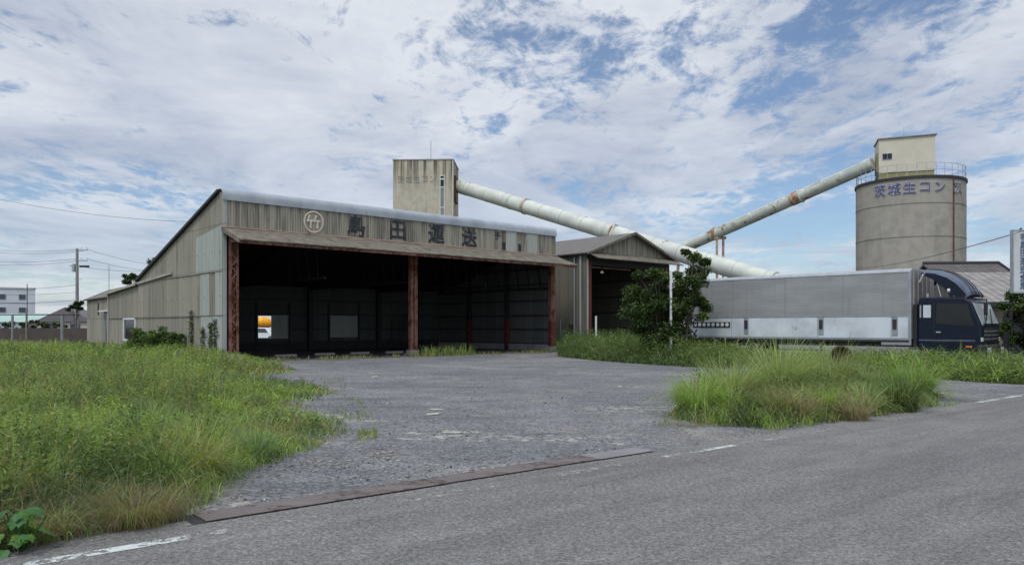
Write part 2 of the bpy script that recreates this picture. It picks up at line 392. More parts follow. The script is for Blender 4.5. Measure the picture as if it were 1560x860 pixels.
# ------------------------------------------------------------------ lettering
def glyphs(ch, size, offset=0.0, depth=0.012):
    cu = bpy.data.curves.new('text', 'FONT'); cu.body = ch; cu.size = size; cu.align_x = 'CENTER'; cu.align_y = 'CENTER'
    cu.extrude = depth; cu.offset = offset; cu.resolution_u = 3
    o = bpy.data.objects.new('text', cu); COL.objects.link(o)
    dg = bpy.context.evaluated_depsgraph_get(); dg.update()
    me = bpy.data.meshes.new_from_object(o.evaluated_get(dg))
    bpy.data.objects.remove(o); bpy.data.curves.remove(cu)
    if len(me.vertices):
        c = np.empty(len(me.vertices) * 3); me.vertices.foreach_get('co', c); c = c.reshape(-1, 3)
        mid = (c.min(0) + c.max(0)) / 2; mid[2] = 0; me.transform(Matrix.Translation(-Vector(mid)))
    return me
def letter(ch, size, m, parent, loc, rz=0.0, name='lettering', offset=0.0, sx=1.0, depth=0.012, wob=0):
    me = glyphs(ch, size, offset, depth); me.name = name; me.materials.clear(); me.materials.append(m)
    if sx != 1.0: me.transform(Matrix.Diagonal((sx, 1, 1, 1)))
    me.transform(Matrix.Rotation(R(90), 4, 'X'))          # upright, facing -y
    o = bpy.data.objects.new(name, me); COL.objects.link(o); o.parent = parent; o.location = loc; o.rotation_euler = (0, 0, rz)
    return o
# ================================================================== setting
tag(MB().box(-900, 900, -60, 1500, -2.0, -0.012).build('ground', M['soil']), kind='structure')
# road frame: u along the road, v towards the yard
RU, RV = Vector((0.769, 0.639, 0)), Vector((-0.639, 0.769, 0))
RM = Matrix(((RU.x, RV.x, 0, 0), (RU.y, RV.y, 0, 0), (0, 0, 1, 0), (0, 0, 0, 1)))
def rbox(u0, u1, v0, v1, z0, z1):
    b = MB(); b.M = RM; return b.box(u0, u1, v0, v1, z0, z1)
tag(rbox(-40, 130, -3.5, 6.24, -0.3, 0.0).build('road', M['road']), kind='structure')
# yard of broken gravelly asphalt, up to the sheds and along to the right
lot = [G(100, 800), G(985, 686), G(1560, 603.5), (42, 45), (36, 47), (22, 47.5), (22, 70), (-6, 66), (-24, 50), (-14, 30)]
lot = [tuple(RV * 6.243 + RU * -6)[:2], tuple(RV * 6.243 + RU * 70)[:2], (40, 60), (22, 70), (-6, 68), (-24, 50), (-14, 30), (-9, 15)]
b = MB(); b.prism([Vector(p) for p in lot], 'z', -0.25, -0.004); tag(b.build('gravel_yard', M['lot']), kind='structure')

def m_line():
    t = NT('worn_line_paint')
    n = t.noise(14, 8, 0.8); n2 = t.noise(1.6, 4)
    f = t.rng(t.mth('ADD', n, t.mth('MULTIPLY', n2, 0.5)), 0.70, 0.79)
    t.end(t.val((0.47, 0.50, 0.48), t.rng(t.noise(20, 3), 0.3, 0.7, 0.85, 1.1)), 0.8)
    tr = t.N('ShaderNodeBsdfTransparent'); mx = t.N('ShaderNodeMixShader')
    t.L(f, mx.inputs[0]); t.L(tr.outputs[0], mx.inputs[1]); t.L(t.b.outputs[0], mx.inputs[2]); t.L(mx.outputs[0], t.out.inputs[0])
    return t.m
def m_line2():
    t = NT('nearly_gone_line_paint')
    n = t.noise(7, 7, 0.75); n2 = t.noise(0.7, 3)
    f = t.rng(t.mth('ADD', n, t.mth('MULTIPLY', n2, 0.6)), 0.84, 0.92, 0, 0.7)
    t.end((0.40, 0.40, 0.385), 0.8)
    tr = t.N('ShaderNodeBsdfTransparent'); mx = t.N('ShaderNodeMixShader')
    t.L(f, mx.inputs[0]); t.L(tr.outputs[0], mx.inputs[1]); t.L(t.b.outputs[0], mx.inputs[2]); t.L(mx.outputs[0], t.out.inputs[0])
    return t.m
M['line'] = m_line(); M['line2'] = m_line2()
def line(u0, u1, m, v0=5.84, v1=5.97, bend=0.0):
    b = MB(); n = 12
    for i in range(n):
        a, c = u0 + (u1 - u0) * i / n, u0 + (u1 - u0) * (i + 1) / n
        ba, bc = bend * i / n, bend * (i + 1) / n
        k = len(b.v); b.v += [tuple(RU * a + RV * (v0 + ba) + Vector((0, 0, .004))), tuple(RU * c + RV * (v0 + bc) + Vector((0, 0, .004))), tuple(RU * c + RV * (v1 + bc) + Vector((0, 0, .004))), tuple(RU * a + RV * (v1 + ba) + Vector((0, 0, .004)))]
        b.f.append((k, k + 1, k + 2, k + 3))
    return tag(b.build('road_marking', m), kind='structure')
line(-9, 1.9, M['line']); line(1.9, 7.05, M['line2']); line(7.25, 8.7, M['line'], 5.87, 5.97); line(8.9, 14.0, M['line2']); line(14.0, 17.5, M['line2'], 5.90, 6.03, 0.1); line(17.5, 50, M['line'], 6.02, 6.15, 0.05)

# steel plates over the gutter between road and yard
def plate(u0, u1, v0, v1, m, label, tilt=0.0):
    b = MB(); n = 10
    lo, hi = [], []
    r = thing('gutter_plate', label, 'steel plate', tuple(RU * u0 + RV * v0), math.atan2(RU.y, RU.x), 'steel plates over the gutter')
    b.box(0, u1 - u0, 0, v1 - v0, 0.006, 0.014)
    b.build('plate', m, r, bevel=0.003)
    bx('flange', M['rust'], r, 0.0, u1 - u0, 0.012, 0.022, 0.0, 0.0055)
    bx('flange', M['rust'], r, 0.0, u1 - u0, v1 - v0 - 0.02, v1 - v0 - 0.01, 0.0, 0.0055)
M['plate_brown'] = m_rusty('brown_rusted_plate', (0.140, 0.120, 0.115), (0.125, 0.098, 0.088), 0.8, 0.1, 0.75, 2.5)
M['plate_grey'] = m_rusty('grey_worn_plate', (0.20, 0.19, 0.195), (0.15, 0.10, 0.09), 0.4, 0.15, 0.7, 2.5)
plate(2.06, 4.42, 6.27, 6.60, M['plate_brown'], 'brown rusted steel plate over the gutter, nearest the dry grass at its left end')
plate(4.425, 6.55, 6.285, 6.61, M['plate_brown'], 'brown rusted steel plate in the middle of the row along the yard entrance')
plate(6.555, 7.5, 6.27, 6.60, M['plate_grey'], 'shorter greyer steel plate at the right end of the row over the gutter')
tag(rbox(1.7, 2.06, 6.26, 6.62, -0.2, -0.002).build('gutter_bottom', M['dark']), kind='structure')
tag(rbox(-40, 1.95, 6.243, 6.42, -0.2, 0.002).build('kerb_strip', M['road']), kind='structure')

# ================================================================== main shed
SA = math.atan2(0.672, 0.7405)
SO = Vector((-12.9, 34.6, 0))
def shed_pt(s, t, z=0): return SO + Vector((0.7405 * s - 0.672 * t, 0.672 * s + 0.7405 * t, z))
def s_of(px, t=0.0):
    k = (px - 780) / FPX
    return (12.9 + 0.672 * t + k * (34.6 + 0.7405 * t)) / (0.7405 - 0.672 * k)
def z_of(px, py, t=0.0):
    p = shed_pt(s_of(px, t), t); return EYE + (497 - py) / FPX * p.y
w = thing('open_front_shed', 'large weathered open-front storage shed with a painted sign band, dark inside', 'warehouse', SO, SA)
L = 21.0; D = 12.0
def roofz(t): return 7.62 - 0.30 * (t - 0.3)
# left side wall with the steep roof line (window opening cut between t 11.55.. is in the rear store)
b = MB(); b.prism([(0, 0), (D, 0), (D, roofz(D)), (0.3, roofz(0.3)), (0.0, 7.2)], 'x', 0.0, 0.10); lw = b.build('side_wall', M['slate_y'], w)
bx('corner_trim', M['new_sheet'], w, -0.02, 0.14, -0.045, -0.004, 0.1, 7.22)
# replaced paler sheets near the front corner
b = MB(); b.prism([(0.05, 4.06), (3.2, 4.06), (3.2, 5.75), (0.05, 6.1)], 'x', -0.03, -0.004); b.build('patch_panel', M['new_sheet'], w)
bx('patch_panel', M['new_sheet'], w, -0.024, -0.004, 1.55, 2.7, 2.06, 3.98)
bx('patch_panel', M['new_sheet'], w, -0.026, -0.004, 0.05, 0.85, 2.06, 4.0)
bx('patch_panel', M['new_sheet'], w, -0.028, -0.004, 0.05, 2.6, 0.05, 2.0)
b = MB()
for z in (2.02, 4.02): b.box(-0.04, -0.005, 0, D, z, z + 0.03)
b.build('sheet_lap', M['slate_y'], w)
b = MB(); b.prism([(6.5, 4.20), (6.5, 4.32), (12.0, 4.02), (12.0, 3.90)], 'x', -0.10, -0.005); b.build('verge_board', M['trim'], w)
# bolts that hold the sheets
bolt = bx('bolt', M['rust'], w, -0.045, -0.03, 0, 0.035, 0, 0.035); bolt.location = (0, .3, 1.9)
def more_bolts(par, spots):
    for (t, z) in spots:
        c = bolt.copy(); COL.objects.link(c); c.parent = par; c.location = (0, t, z)
more_bolts(w, [(0.3 + k * .9, z) for z in (1.9, 2.9, 3.9, 4.9) for k in range(13) if (k or z > 2) and z < roofz(.3 + k * .9) - .3])
b = MB(); b.prism([(0.34, roofz(0.34) - 0.02), (D + 0.15, roofz(D + 0.15) - 0.02), (D + 0.15, roofz(D + 0.15) + 0.13), (0.34, roofz(0.34) + 0.10)], 'x', -0.16, -0.005); b.build('verge_flashing', M['dark'], w)
# roof slope
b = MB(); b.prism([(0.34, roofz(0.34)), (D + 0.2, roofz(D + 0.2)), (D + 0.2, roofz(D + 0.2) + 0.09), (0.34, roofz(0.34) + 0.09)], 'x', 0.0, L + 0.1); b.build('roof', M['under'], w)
# rounded galvanised ridge cap along the front edge
prof = [(-0.07, 7.20), (-0.10, 7.20), (-0.105, 7.44), (-0.06, 7.58), (0.04, 7.68), (0.18, 7.74), (0.45, 7.74), (0.45, 7.70), (0.18, 7.70), (0.06, 7.64), (-0.03, 7.56), (-0.07, 7.43)]
M['cap2'] = m_plain('galvanised_cap_bright', (0.36, 0.39, 0.42), 0.45, 0.15, 0.08, 1.2)
b = MB(); b.prism(prof, 'x', -0.06, 15.2); b.build('ridge_cap', M['cap'], w, smooth='auto')
b = MB(); b.prism([(q[0] - 0.012, q[1] + 0.01) for q in prof], 'x', 15.2, L + 0.12); b.build('ridge_cap', M['cap2'], w, smooth='auto')
for k in range(1, 12):
    x = k * 1.82; bx('cap_seam', M['alu'], w, x, x + 0.03, -0.125, -0.10, 7.21, 7.44)
# sign band
bx('sign_band', M['slate_x'], w, 0.14, L, -0.05, 0.05, 6.02, 7.22)
bx('band_end', M['slate_y'], w, L, L + 0.08, -0.06, 0.5, 6.0, 7.3)
for a, c in ((770, 785.5), (801, 817)): bx('patch_panel', M['new_sheet_x'], w, s_of(a), s_of(c), -0.075, -0.055, 6.04, 7.19)
# black soot patches under the cap where water ran
# canopy: sloping corrugated strip with a broken outer edge
def m_canopy():
    t = NT('canopy_cement_board'); x, y, z = t.xyz()
    n = t.noise(2.2, 8, 0.7); n2 = t.noise(0.5, 4)
    c = t.mix(t.rng(n, 0.35, 0.65), (0.105, 0.092, 0.072), (0.20, 0.178, 0.140)); c = t.mix(t.rng(n2, 0.5, 0.7, 0, 0.5), c, (0.10, 0.085, 0.07))
    c = t.mix(t.rng(t.noise(14, 4), 0.58, 0.66, 0, 0.6), c, (0.07, 0.065, 0.05))
    wave = t.mth('SINE', t.mth('MULTIPLY', x, 2 * math.pi / 0.13))
    return t.end(c, 0.95, t.bump(wave, 0.8, 0.015, t.bump(n, 0.4, 0.02)))
M['canopy'] = m_canopy()
b = MB()
n = 26
for k in range(n):
    a, c = -0.05 + (L + 0.1) * k / n, -0.05 + (L + 0.1) * (k + 1) / n
    j = random.uniform(-0.03, 0.05); dz = random.uniform(-0.012, 0.012)
    b.hexa([(a, -0.06, 5.93), (c, -0.06, 5.93), (c, -1.95 + j, 5.24 + dz), (a, -1.95 + j, 5.24 + dz)][::-1], [(a, -0.06, 5.985 + dz), (c, -0.06, 5.985 + dz), (c, -1.97 + j, 5.30 + dz), (a, -1.97 + j, 5.30 + dz)][::-1])
b.build('canopy', M['canopy'], w)
bx('flashing_strip', M['pinktrim'], w, 0.0, L, -0.085, -0.055, 5.99, 6.035)
b = MB(); b.box(0.1, L, -1.90, -1.82, 5.13, 5.235); b.box(0.1, L, -0.95, -0.88, 5.46, 5.57); b.build('canopy_purlin', M['redox'], w)
b = MB(); b.prism([(-1.95, 5.14), (-1.95, 5.32), (-0.05, 6.01), (-0.05, 5.80)], 'x', -0.11, -0.055); b.build('canopy_end_board', M['canopy'], w)
b = MB(); b.prism([(-1.95, 5.14), (-1.95, 5.30), (-0.05, 5.99), (-0.05, 5.80)], 'x', L + 0.06, L + 0.10); b.build('canopy_end_board', M['canopy'], w)
for s in (0.3, 5.2, 10.4, 15.6, L - 0.2):
    b = MB().hexa([(s - .04, -0.1, 5.35), (s + .04, -0.1, 5.35), (s + .04, -1.85, 5.12), (s - .04, -1.85, 5.12)][::-1], [(s - .04, -0.1, 5.45), (s + .04, -0.1, 5.45), (s + .04, -1.85, 5.2), (s - .04, -1.85, 5.2)][::-1]).build('canopy_bracket', M['redox'], w)

# header beam behind the sign band
bx('header_beam', M['redox'], w, 0.14, L, 0.06, 0.26, 5.55, 6.0)
# front columns: two flanges and a web, on concrete feet
def column(s, wd, lower=None, lattice=False):
    b = MB(); z1 = 5.55
    if lattice:
        b.box(s - wd / 2, s - wd / 2 + 0.10, -0.10, 0.10, 0.3, z1); b.box(s + wd / 2 - 0.10, s + wd / 2, -0.10, 0.10, 0.3, z1)
        z = 0.35; k = 0
        while z < z1 - 0.3:
            x0, x1 = (s - wd / 2 + .08, s + wd / 2 - .08) if k % 2 else (s + wd / 2 - .08, s - wd / 2 + .08)
            b.tube((x0, -0.07, z), (x1, -0.07, z + 0.3), 0.035, None, 4); z += 0.3; k += 1
        b.box(s - wd / 2 + .1, s + wd / 2 - .1, 0.04, 0.07, 0.3, z1)
    else:
        b.box(s - wd / 2, s - wd / 2 + 0.16, -0.14, -0.12, 0.3, z1); b.box(s + wd / 2 - 0.2, s + wd / 2, -0.14, -0.12, 0.3, z1)
        b.box(s - wd / 2, s - wd / 2 + 0.02, -0.12, 0.12, 0.3, z1); b.box(s + wd / 2 - 0.02, s + wd / 2, -0.12, 0.12, 0.3, z1)
        b.box(s - wd / 2 + .02, s + wd / 2 - .02, -0.02, 0.0, 0.3, z1)
    c = b.build('column', M['redox'], w)
    if lower: bx('painted_foot', M['redox_deep'], c, s - wd / 2 - .01, s + wd / 2 + .01, -0.15, 0.13, 0.32, lower)
    bx('column_base', M['conc'], c, s - wd / 2 - .08, s + wd / 2 + .08, -0.2, 0.2, 0, 0.30)
column(0.46, 0.42, None, True); column(10.25, 0.42); column(L - 0.22, 0.34, 1.9)
# inside: slab, back wall with two windows, right wall with rails and posts
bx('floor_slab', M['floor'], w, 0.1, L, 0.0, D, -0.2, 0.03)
zb = roofz(D)
x0 = 0.1
b = MB()
wins = ((6.93, 8.98, 0.79, 2.26), (11.92, 14.06, 0.84, 2.28))
for (wa, wc, za, zc) in wins:
    b.box(x0, wa, D, D + 0.08, 0, zb); b.box(wa, wc, D, D + 0.08, 0, za); b.box(wa, wc, D, D + 0.08, zc, zb); x0 = wc
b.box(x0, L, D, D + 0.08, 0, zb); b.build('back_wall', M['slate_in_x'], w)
for i, (wa, wc, za, zc) in enumerate(wins):
    b = MB(); f = 0.05
    b.box(wa, wc, D - 0.03, D + 0.05, za, za + f); b.box(wa, wc, D - 0.03, D + 0.05, zc - f, zc); b.box(wa, wa + f, D - 0.03, D + 0.05, za + f, zc - f); b.box(wc - f, wc, D - 0.03, D + 0.05, za + f, zc - f)
    fr = b.build('window', M['alu'], w)
    mid = wa + (wc - wa) * 0.45
    bx('sash', M['alu'], fr, mid, mid + 0.06, D + 0.005, D + 0.04, za + f, zc - f)
    bx('pane', M['frost'], fr, mid + 0.06, wc - f, D + 0.012, D + 0.025, za + f, zc - f)
    if i == 1: bx('pane', M['frost'], fr, wa + f, mid, D + 0.012, D + 0.025, za + f, zc - f)
    else: bx('sash', M['alu'], fr, wc - 0.28, wc - 0.24, D + 0.03, D + 0.05, za + f, zc - f)
b = MB()
for z in (0.55, 1.35, 2.30, 3.2): b.box(0.15, L - 0.1, D - 0.14, D - 0.05, z, z + 0.07) if z in (3.2, 0.55, 2.30) else [b.box(a, c, D - 0.14, D - 0.05, z, z + 0.07) for a, c in ((0.15, 6.8), (9.1, 11.8), (14.2, L - 0.1))]
b.build('rail', M['dark'], w)
for s in (5.2, 10.4, 15.6):
    bx('inner_post', M['dark'], w, s - 0.14, s + 0.14, D - 0.36, D - 0.15, 0, zb - 0.05)
for s in (6.85, 9.05, 11.85, 14.12): bx('window_stud', M['dark'], w, s - 0.05, s + 0.05, D - 0.14, D - 0.05, 0.1, 3.1)
bx('wall_base', M['floor'], w, 0.1, L - 0.1, D - 0.2, D - 0.001, 0.03, 0.5)
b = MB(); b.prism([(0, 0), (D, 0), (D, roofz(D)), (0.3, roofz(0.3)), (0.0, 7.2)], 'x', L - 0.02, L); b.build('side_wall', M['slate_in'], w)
for z in (0.42, 1.34, 2.22, 3.16, 4.22, 5.2): bx('rail', M['dark'], w, L - 0.12, L - 0.03, 0.15, min(D, (7.4 - z) / 0.3), z, z + 0.08)
for t in (4.2, 8.2):
    c = bx('inner_post', M['dark'], w, L - 0.34, L - 0.12, t - 0.12, t + 0.12, 0, roofz(t) - 0.1)
    bx('painted_foot', M['redox_deep'], c, L - 0.36, L - 0.11, t - 0.13, t + 0.13, 0.4, 2.0)
bx('wall_base', M['conc'], w, L - 0.2, L - 0.021, 0.1, D - 0.2, 0.031, 0.42)
# roof trusses
for s in (0.35, 5.2, 10.4, 15.6, L - 0.25):
    b = MB(); b.prism([(0.3, 7.2), (0.3, 7.4), (D - 0.2, roofz(D - 0.2) - 0.1), (D - 0.2, roofz(D - 0.2) - 0.3)], 'x', s - 0.05, s + 0.05)
    b.box(s - 0.05, s + 0.05, 0.27, D - 0.2, 3.9, 4.02)
    for t in range(1, 11): b.tube((s, t, 4.0), (s, t + 0.5, roofz(t + .5) - 0.2), 0.03, None, 4)
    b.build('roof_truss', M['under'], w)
# clutter leaning in the dark back corner
b = MB()
for k in range(6): b.tube((16.2 + k * 0.25, D - 0.9, 0.03), (16.5 + k * 0.3, D - 0.4, 2.2 + 0.2 * (k % 3)), 0.03, None, 5)
tag(b.build('steel_rods', M['dark']), 'bundle of dark rods leaning against the back wall of the open shed', 'rods')
o = bpy.data.objects['steel_rods']; o.location = SO; o.rotation_euler = (0, 0, SA)

# painted name: emblem in a ring and four faded characters plus a small one
zc = 6.61; se = s_of(477)
em = MB(); n = 40
for i in range(n):
    a, c = 2 * math.pi * i / n, 2 * math.pi * (i + 1) / n
    P = lambda r, q, y: (se + r * math.cos(q), y, zc + r * math.sin(q))
    em.hexa([P(.46, a, -.055), P(.53, a, -.055), P(.53, c, -.055), P(.46, c, -.055)], [P(.46, a, -.08), P(.53, a, -.08), P(.53, c, -.08), P(.46, c, -.08)])
ring = em.build('emblem', M['beige'], w)
b = MB()
def stroke(x0, z0, x1, z1, wd, y):
    d_ = Vector((x1 - x0, 0, z1 - z0)); nn = Vector((-d_.z, 0, d_.x)).normalized() * wd / 2
    p, q = Vector((se + x0, y, zc + z0)), Vector((se + x1, y, zc + z1)); dy = Vector((0, -.02, 0))
    b.hexa([p - nn, p + nn, q + nn, q - nn], [p - nn + dy, p + nn + dy, q + nn + dy, q - nn + dy])
for e, y in ((-.19, -.055), (.17, -.056)):
    stroke(e - .02, .33, e - .15, -.02, .085, y); stroke(e - .13, .05, e + .17, .05, .085, y - .003); stroke(e + .03, .07, e + .03, -.33, .095, y - .006)
stroke(.20, -.30, .12, -.24, .07, -.066)
b.build('emblem_character', M['beige'], ring)
M['stain'] = m_plain('dark_grey_stain', (0.085, 0.085, 0.085), 0.9, 0, 0.3, 4)
for ch, px, sz, dz in (('島', 542, 1.12, 0), ('田', 605, 1.12, 0), ('運', 664, 1.12, 0), ('送', 714, 1.12, 0)):
    s = s_of(px); letter(ch, sz, M['ink'], w, (s, -0.062, 6.61 + dz), offset=0.024, name='painted_character', sx=1.0)
letter('チ', 0.56, M['ink'], w, (s_of(757.5), -0.062, 6.86), offset=0.01, name='painted_character')

M['run'] = m_plain('dark_water_run', (0.075, 0.070, 0.060), 0.9, 0, 0.4, 3)
for px_ in (766.5, 791): bx('painted_remnant', M['ink'], w, s_of(px_) - .13, s_of(px_) + .13, -0.062, -0.051, 6.06, 6.52)
# wheel stops on the shed floor
ws = thing('wheel_stop', 'concrete wheel stop on the shed floor, nearest the left column', 'wheel stop', shed_pt(4.1, 2.3, 0.03), SA, 'concrete wheel stops inside the open shed')
b = MB(); b.prism([(-0.09, 0), (0.09, 0), (0.06, 0.12), (-0.06, 0.12)], 'x', -0.58, 0.58)
wsb = b.build('block', M['conc'], ws, bevel=0.01)
for s, t, lb in ((6.6, 2.9, 'second concrete wheel stop from the left, below the gap between both back windows'), (8.75, 2.9, 'concrete wheel stop on the shed floor below the frosted window, third from the left'),
                 (11.0, 2.9, 'concrete wheel stop on the shed floor just left of the middle column'), (15.3, 2.9, 'concrete wheel stop on the shed floor right of the middle column')):
    r = ws.copy(); COL.objects.link(r); r.location = shed_pt(s, t, 0.03); r['label'] = lb
    c = wsb.copy(); COL.objects.link(c); c.parent = r

# ================================================================== rear stores on the left side
a1 = thing('rear_store', 'low beige corrugated rear store with a white-framed window, attached behind the open shed', 'shed', SO, SA)
t0, t1 = D + 0.02, 18.0
def ez(t): return 3.98 - 0.06 * (t - 12)
wa, wc, za, zc2 = 12.45, 14.75, 0.72, 2.04
b = MB()
b.prism([(t0, 0), (wa, 0), (wa, ez(wa)), (t0, ez(t0))], 'x', 0.0, 0.1); b.prism([(wc, 0), (t1, 0), (t1, ez(t1)), (wc, ez(wc))], 'x', 0.0, 0.1)
b.prism([(wa, 0), (wc, 0), (wc, za), (wa, za)], 'x', 0.0, 0.1); b.prism([(wa, zc2), (wc, zc2), (wc, ez(wc)), (wa, ez(wa))], 'x', 0.0, 0.1)
b.box(0.0, 5.0, t1 - 0.1, t1, 0, 3.4)
b.build('wall', M['slate_y'], a1)
b = MB()
for y0, y1, z0, z1 in ((wa, wc, za, za + .10), (wa, wc, zc2 - .09, zc2), (wa, wa + .12, za, zc2), (wc - .12, wc, za, zc2)): b.box(-0.06, 0.05, y0, y1, z0, z1)
fr = b.build('window', M['white'], a1)
bx('pane', M['glass'], fr, 0.0, 0.02, wa + .1, wc - .1, za + .08, zc2 - .07)
bx('panel_below_window', M['new_sheet'], a1, -0.02, -0.003, wa + .2, wc - .1, 0.05, za - .01)
b = MB(); b.box(-0.045, -0.005, t0, t1, 2.02, 2.05)
b.build('sheet_lap', M['slate_y'], a1)
more_bolts(a1, [(t0 + .3 + k * .9, z) for z in (2.1, 2.9) for k in range(6)])
b = MB(); b.slab([(-0.15, t0, ez(t0) - 0.02), (1.6, t0, 4.66), (1.6, t1 + .1, 4.32), (-0.15, t1 + .1, ez(t1) - 0.02)], 0.07)
b.slab([(1.6, t0, 4.66), (5.0, t0, 3.9), (5.0, t1 + .1, 3.55), (1.6, t1 + .1, 4.32)], 0.07); b.build('roof', M['roof_slate'], a1)
b = MB(); b.prism([(t0 + .01, ez(t0) - .13), (t0 + .01, ez(t0) + .0), (t1 + .1, ez(t1) + .0), (t1 + .1, ez(t1) - .13)], 'x', -0.2, -0.155); b.build('verge_board', M['trim'], a1)
b = MB(); b.box(-0.045, -0.004, t1 - .22, t1, 0, ez(t1) - .05); b.build('corner_trim', M['trim'], a1)
a2 = thing('low_end_store', 'lowest far-left beige store at the end of the building with a greenish glass door', 'shed', SO, SA)
t2, t3 = 18.06, 25.0; da, dc = 19.0, 20.7
def e2(t): return 3.50 - 0.012 * (t - 18)
b = MB(); b.prism([(t2, 0), (da, 0), (da, e2(da)), (t2, e2(t2))], 'x', 0.5, 0.6); b.prism([(dc, 0), (t3, 0), (t3, e2(t3)), (dc, e2(dc))], 'x', 0.5, 0.6); b.prism([(da, 2.35), (dc, 2.35), (dc, e2(dc)), (da, e2(da))], 'x', 0.5, 0.6)
b.box(0.6, 5, t3 - .1, t3, 0, 3.3); b.build('wall', M['slate_y'], a2)
dr = bx('door', M['door_glass'], a2, 0.53, 0.57, da + .06, dc - .06, 0.05, 2.28)
b = MB(); b.box(0.5, 0.6, da, da + .06, 0, 2.35); b.box(0.5, 0.6, dc - .06, dc, 0, 2.35); b.box(0.5, 0.6, da + .06, dc - .06, 2.28, 2.35); b.box(.52, .58, (da + dc) / 2 - .03, (da + dc) / 2 + .03, .05, 2.28); b.build('door_frame', M['alu'], dr)
bx('door_hood', M['white'], a2, 0.15, 0.495, da - .3, dc + .1, 2.5, 2.58)
b = MB(); b.slab([(0.3, t2 - .02, 3.46), (1.9, t2 - .02, 4.30), (1.9, t3 + .3, 4.12), (0.3, t3 + .3, 3.38)], 0.08)
b.slab([(1.9, t2 - .02, 4.30), (5.0, t2 - .02, 3.5), (5.0, t3 + .3, 3.4), (1.9, t3 + .3, 4.12)], 0.08); b.build('roof', M['roof_slate'], a2)
bx('vent_pipe', M['dark'], a2, 0.44, 0.49, 22.0, 22.1, 2.3, 3.1)

# ================================================================== gabled shed
g = thing('gabled_shed', 'smaller mossy gabled shed with a dark open front, half hidden by the tree', 'shed', shed_pt(24, 0), SA)
GW, GD = 9.0, 9.0
for x in (0.0, GW - 0.1):
    bx('side_wall', M['slate_dark'], g, x, x + 0.1, 0.0, GD, 0, 6.45)
b = MB(); b.prism([(0.1, 0), (GW - .1, 0), (GW - .1, 6.4), (GW / 2, 7.85), (0.1, 6.4)], 'y', GD - 0.1, GD); b.build('back_wall', M['slate_in_x'], g)
b = MB(); b.prism([(0.0, 6.45), (GW, 6.45), (GW / 2, 7.93)], 'y', -0.05, 0.05); b.build('gable', M['slate_x'], g)
b = MB(); b.slab([(-0.35, -0.45, 6.36), (GW / 2, -0.45, 8.02), (GW / 2, GD + .3, 8.02), (-0.35, GD + .3, 6.36)], 0.08); b.build('roof_slope', M['roof_slate'], g)
b = MB(); b.slab([(GW / 2, -0.45, 8.02), (GW + .35, -0.45, 6.36), (GW + .35, GD + .3, 6.36), (GW / 2, GD + .3, 8.02)], 0.08); b.build('roof_slope', M['roof_slate'], g)
b = MB()
b.prism([(-0.4, 6.22), (-0.4, 6.36), (GW / 2, 8.06), (GW + .4, 6.36), (GW + .4, 6.22), (GW / 2, 7.88)], 'y', -0.52, -0.455); b.build('bargeboard', M['canopy'], g)
b = MB(); b.slab([(-0.1, -1.2, 5.98), (GW + .1, -1.2, 5.98), (GW + .1, -0.06, 6.47), (-0.1, -0.06, 6.47)], 0.06); b.build('canopy', M['canopy'], g)
bx('front_beam', M['dark'], g, 0.1, GW - .1, 0.06, 0.26, 5.6, 6.4)
for x, mm in ((0.12, 'redox_deep'), (GW - .45, 'redox')): bx('column', M[mm], g, x, x + 0.34, -0.04, 0.25, 0.2, 5.9)
bx('corner_panel', M['new_sheet'], g, -0.03, 0.11, -0.09, -0.05, 0.3, 5.95)
b = MB(); b.tube((-0.08, 0.45, 0.8), (-0.08, 0.45, 6.2), 0.07); b.tube((-0.08, 1.0, 0.8), (-0.08, 1.0, 6.15), 0.05); b.build('downpipe', M['alu'], g, smooth='auto')
bx('meter_box', M['dark'], g, -0.15, -0.003, 1.2, 1.45, 1.3, 1.7)
b = MB(); b.tube((-0.05, 2.3, 0.3), (-0.05, 2.3, 2.0), 0.03); b.tube((-0.05, 0.9, 0.95), (-0.05, 2.1, 0.95), 0.03); b.build('wall_pipe', M['alu'], g)
for k, z in enumerate((1.4, 2.6, 3.8, 5.0)): bx('rail', M['dark'], g, GW - .2, GW - .11, 0.2, GD - .2, z, z + .08)
bx('floor_slab', M['floor'], g, 0.1, GW - .1, 0, GD - .1, -0.2, 0.03)
bx('brace', M['redox'], g, 0.5, 4.5, -0.02, 0.04, 5.42, 5.5)
lampo = thing('shed_lamp', 'small white lamp hanging under the canopy of the gabled shed', 'lamp', shed_pt(25.2, -0.3, 5.2))
b = MB(); b.tube((0, 0, 0.0), (0, 0, 0.4), 0.015); b.build('stem', M['dark'], lampo)
b = MB(); b.tube((0, 0, -0.12), (0, 0, 0.02), 0.13, 0.05, 12); b.build('lamp_shade', M['white'], lampo, smooth='auto')

def post(name, label, cat, p, h, r, m, n=8, group=None):
    o = MB().tube((0, 0, 0), (0, 0, h), r, None, n).build(name, m, smooth='auto'); o.location = p
    return tag(o, label, cat, group)
post('white_post', 'short white post standing at the front left corner of the gabled shed', 'post', at(908, 48), 2.2, 0.06, M['white'])
tag(MB().box(-0.045, 0.045, -0.045, 0.045, 0, 3.9).build('sign_post', M['white'], loc=None), 'thin pale square post standing in the dark leafy tree', 'post').location = at(1022, 33.2)

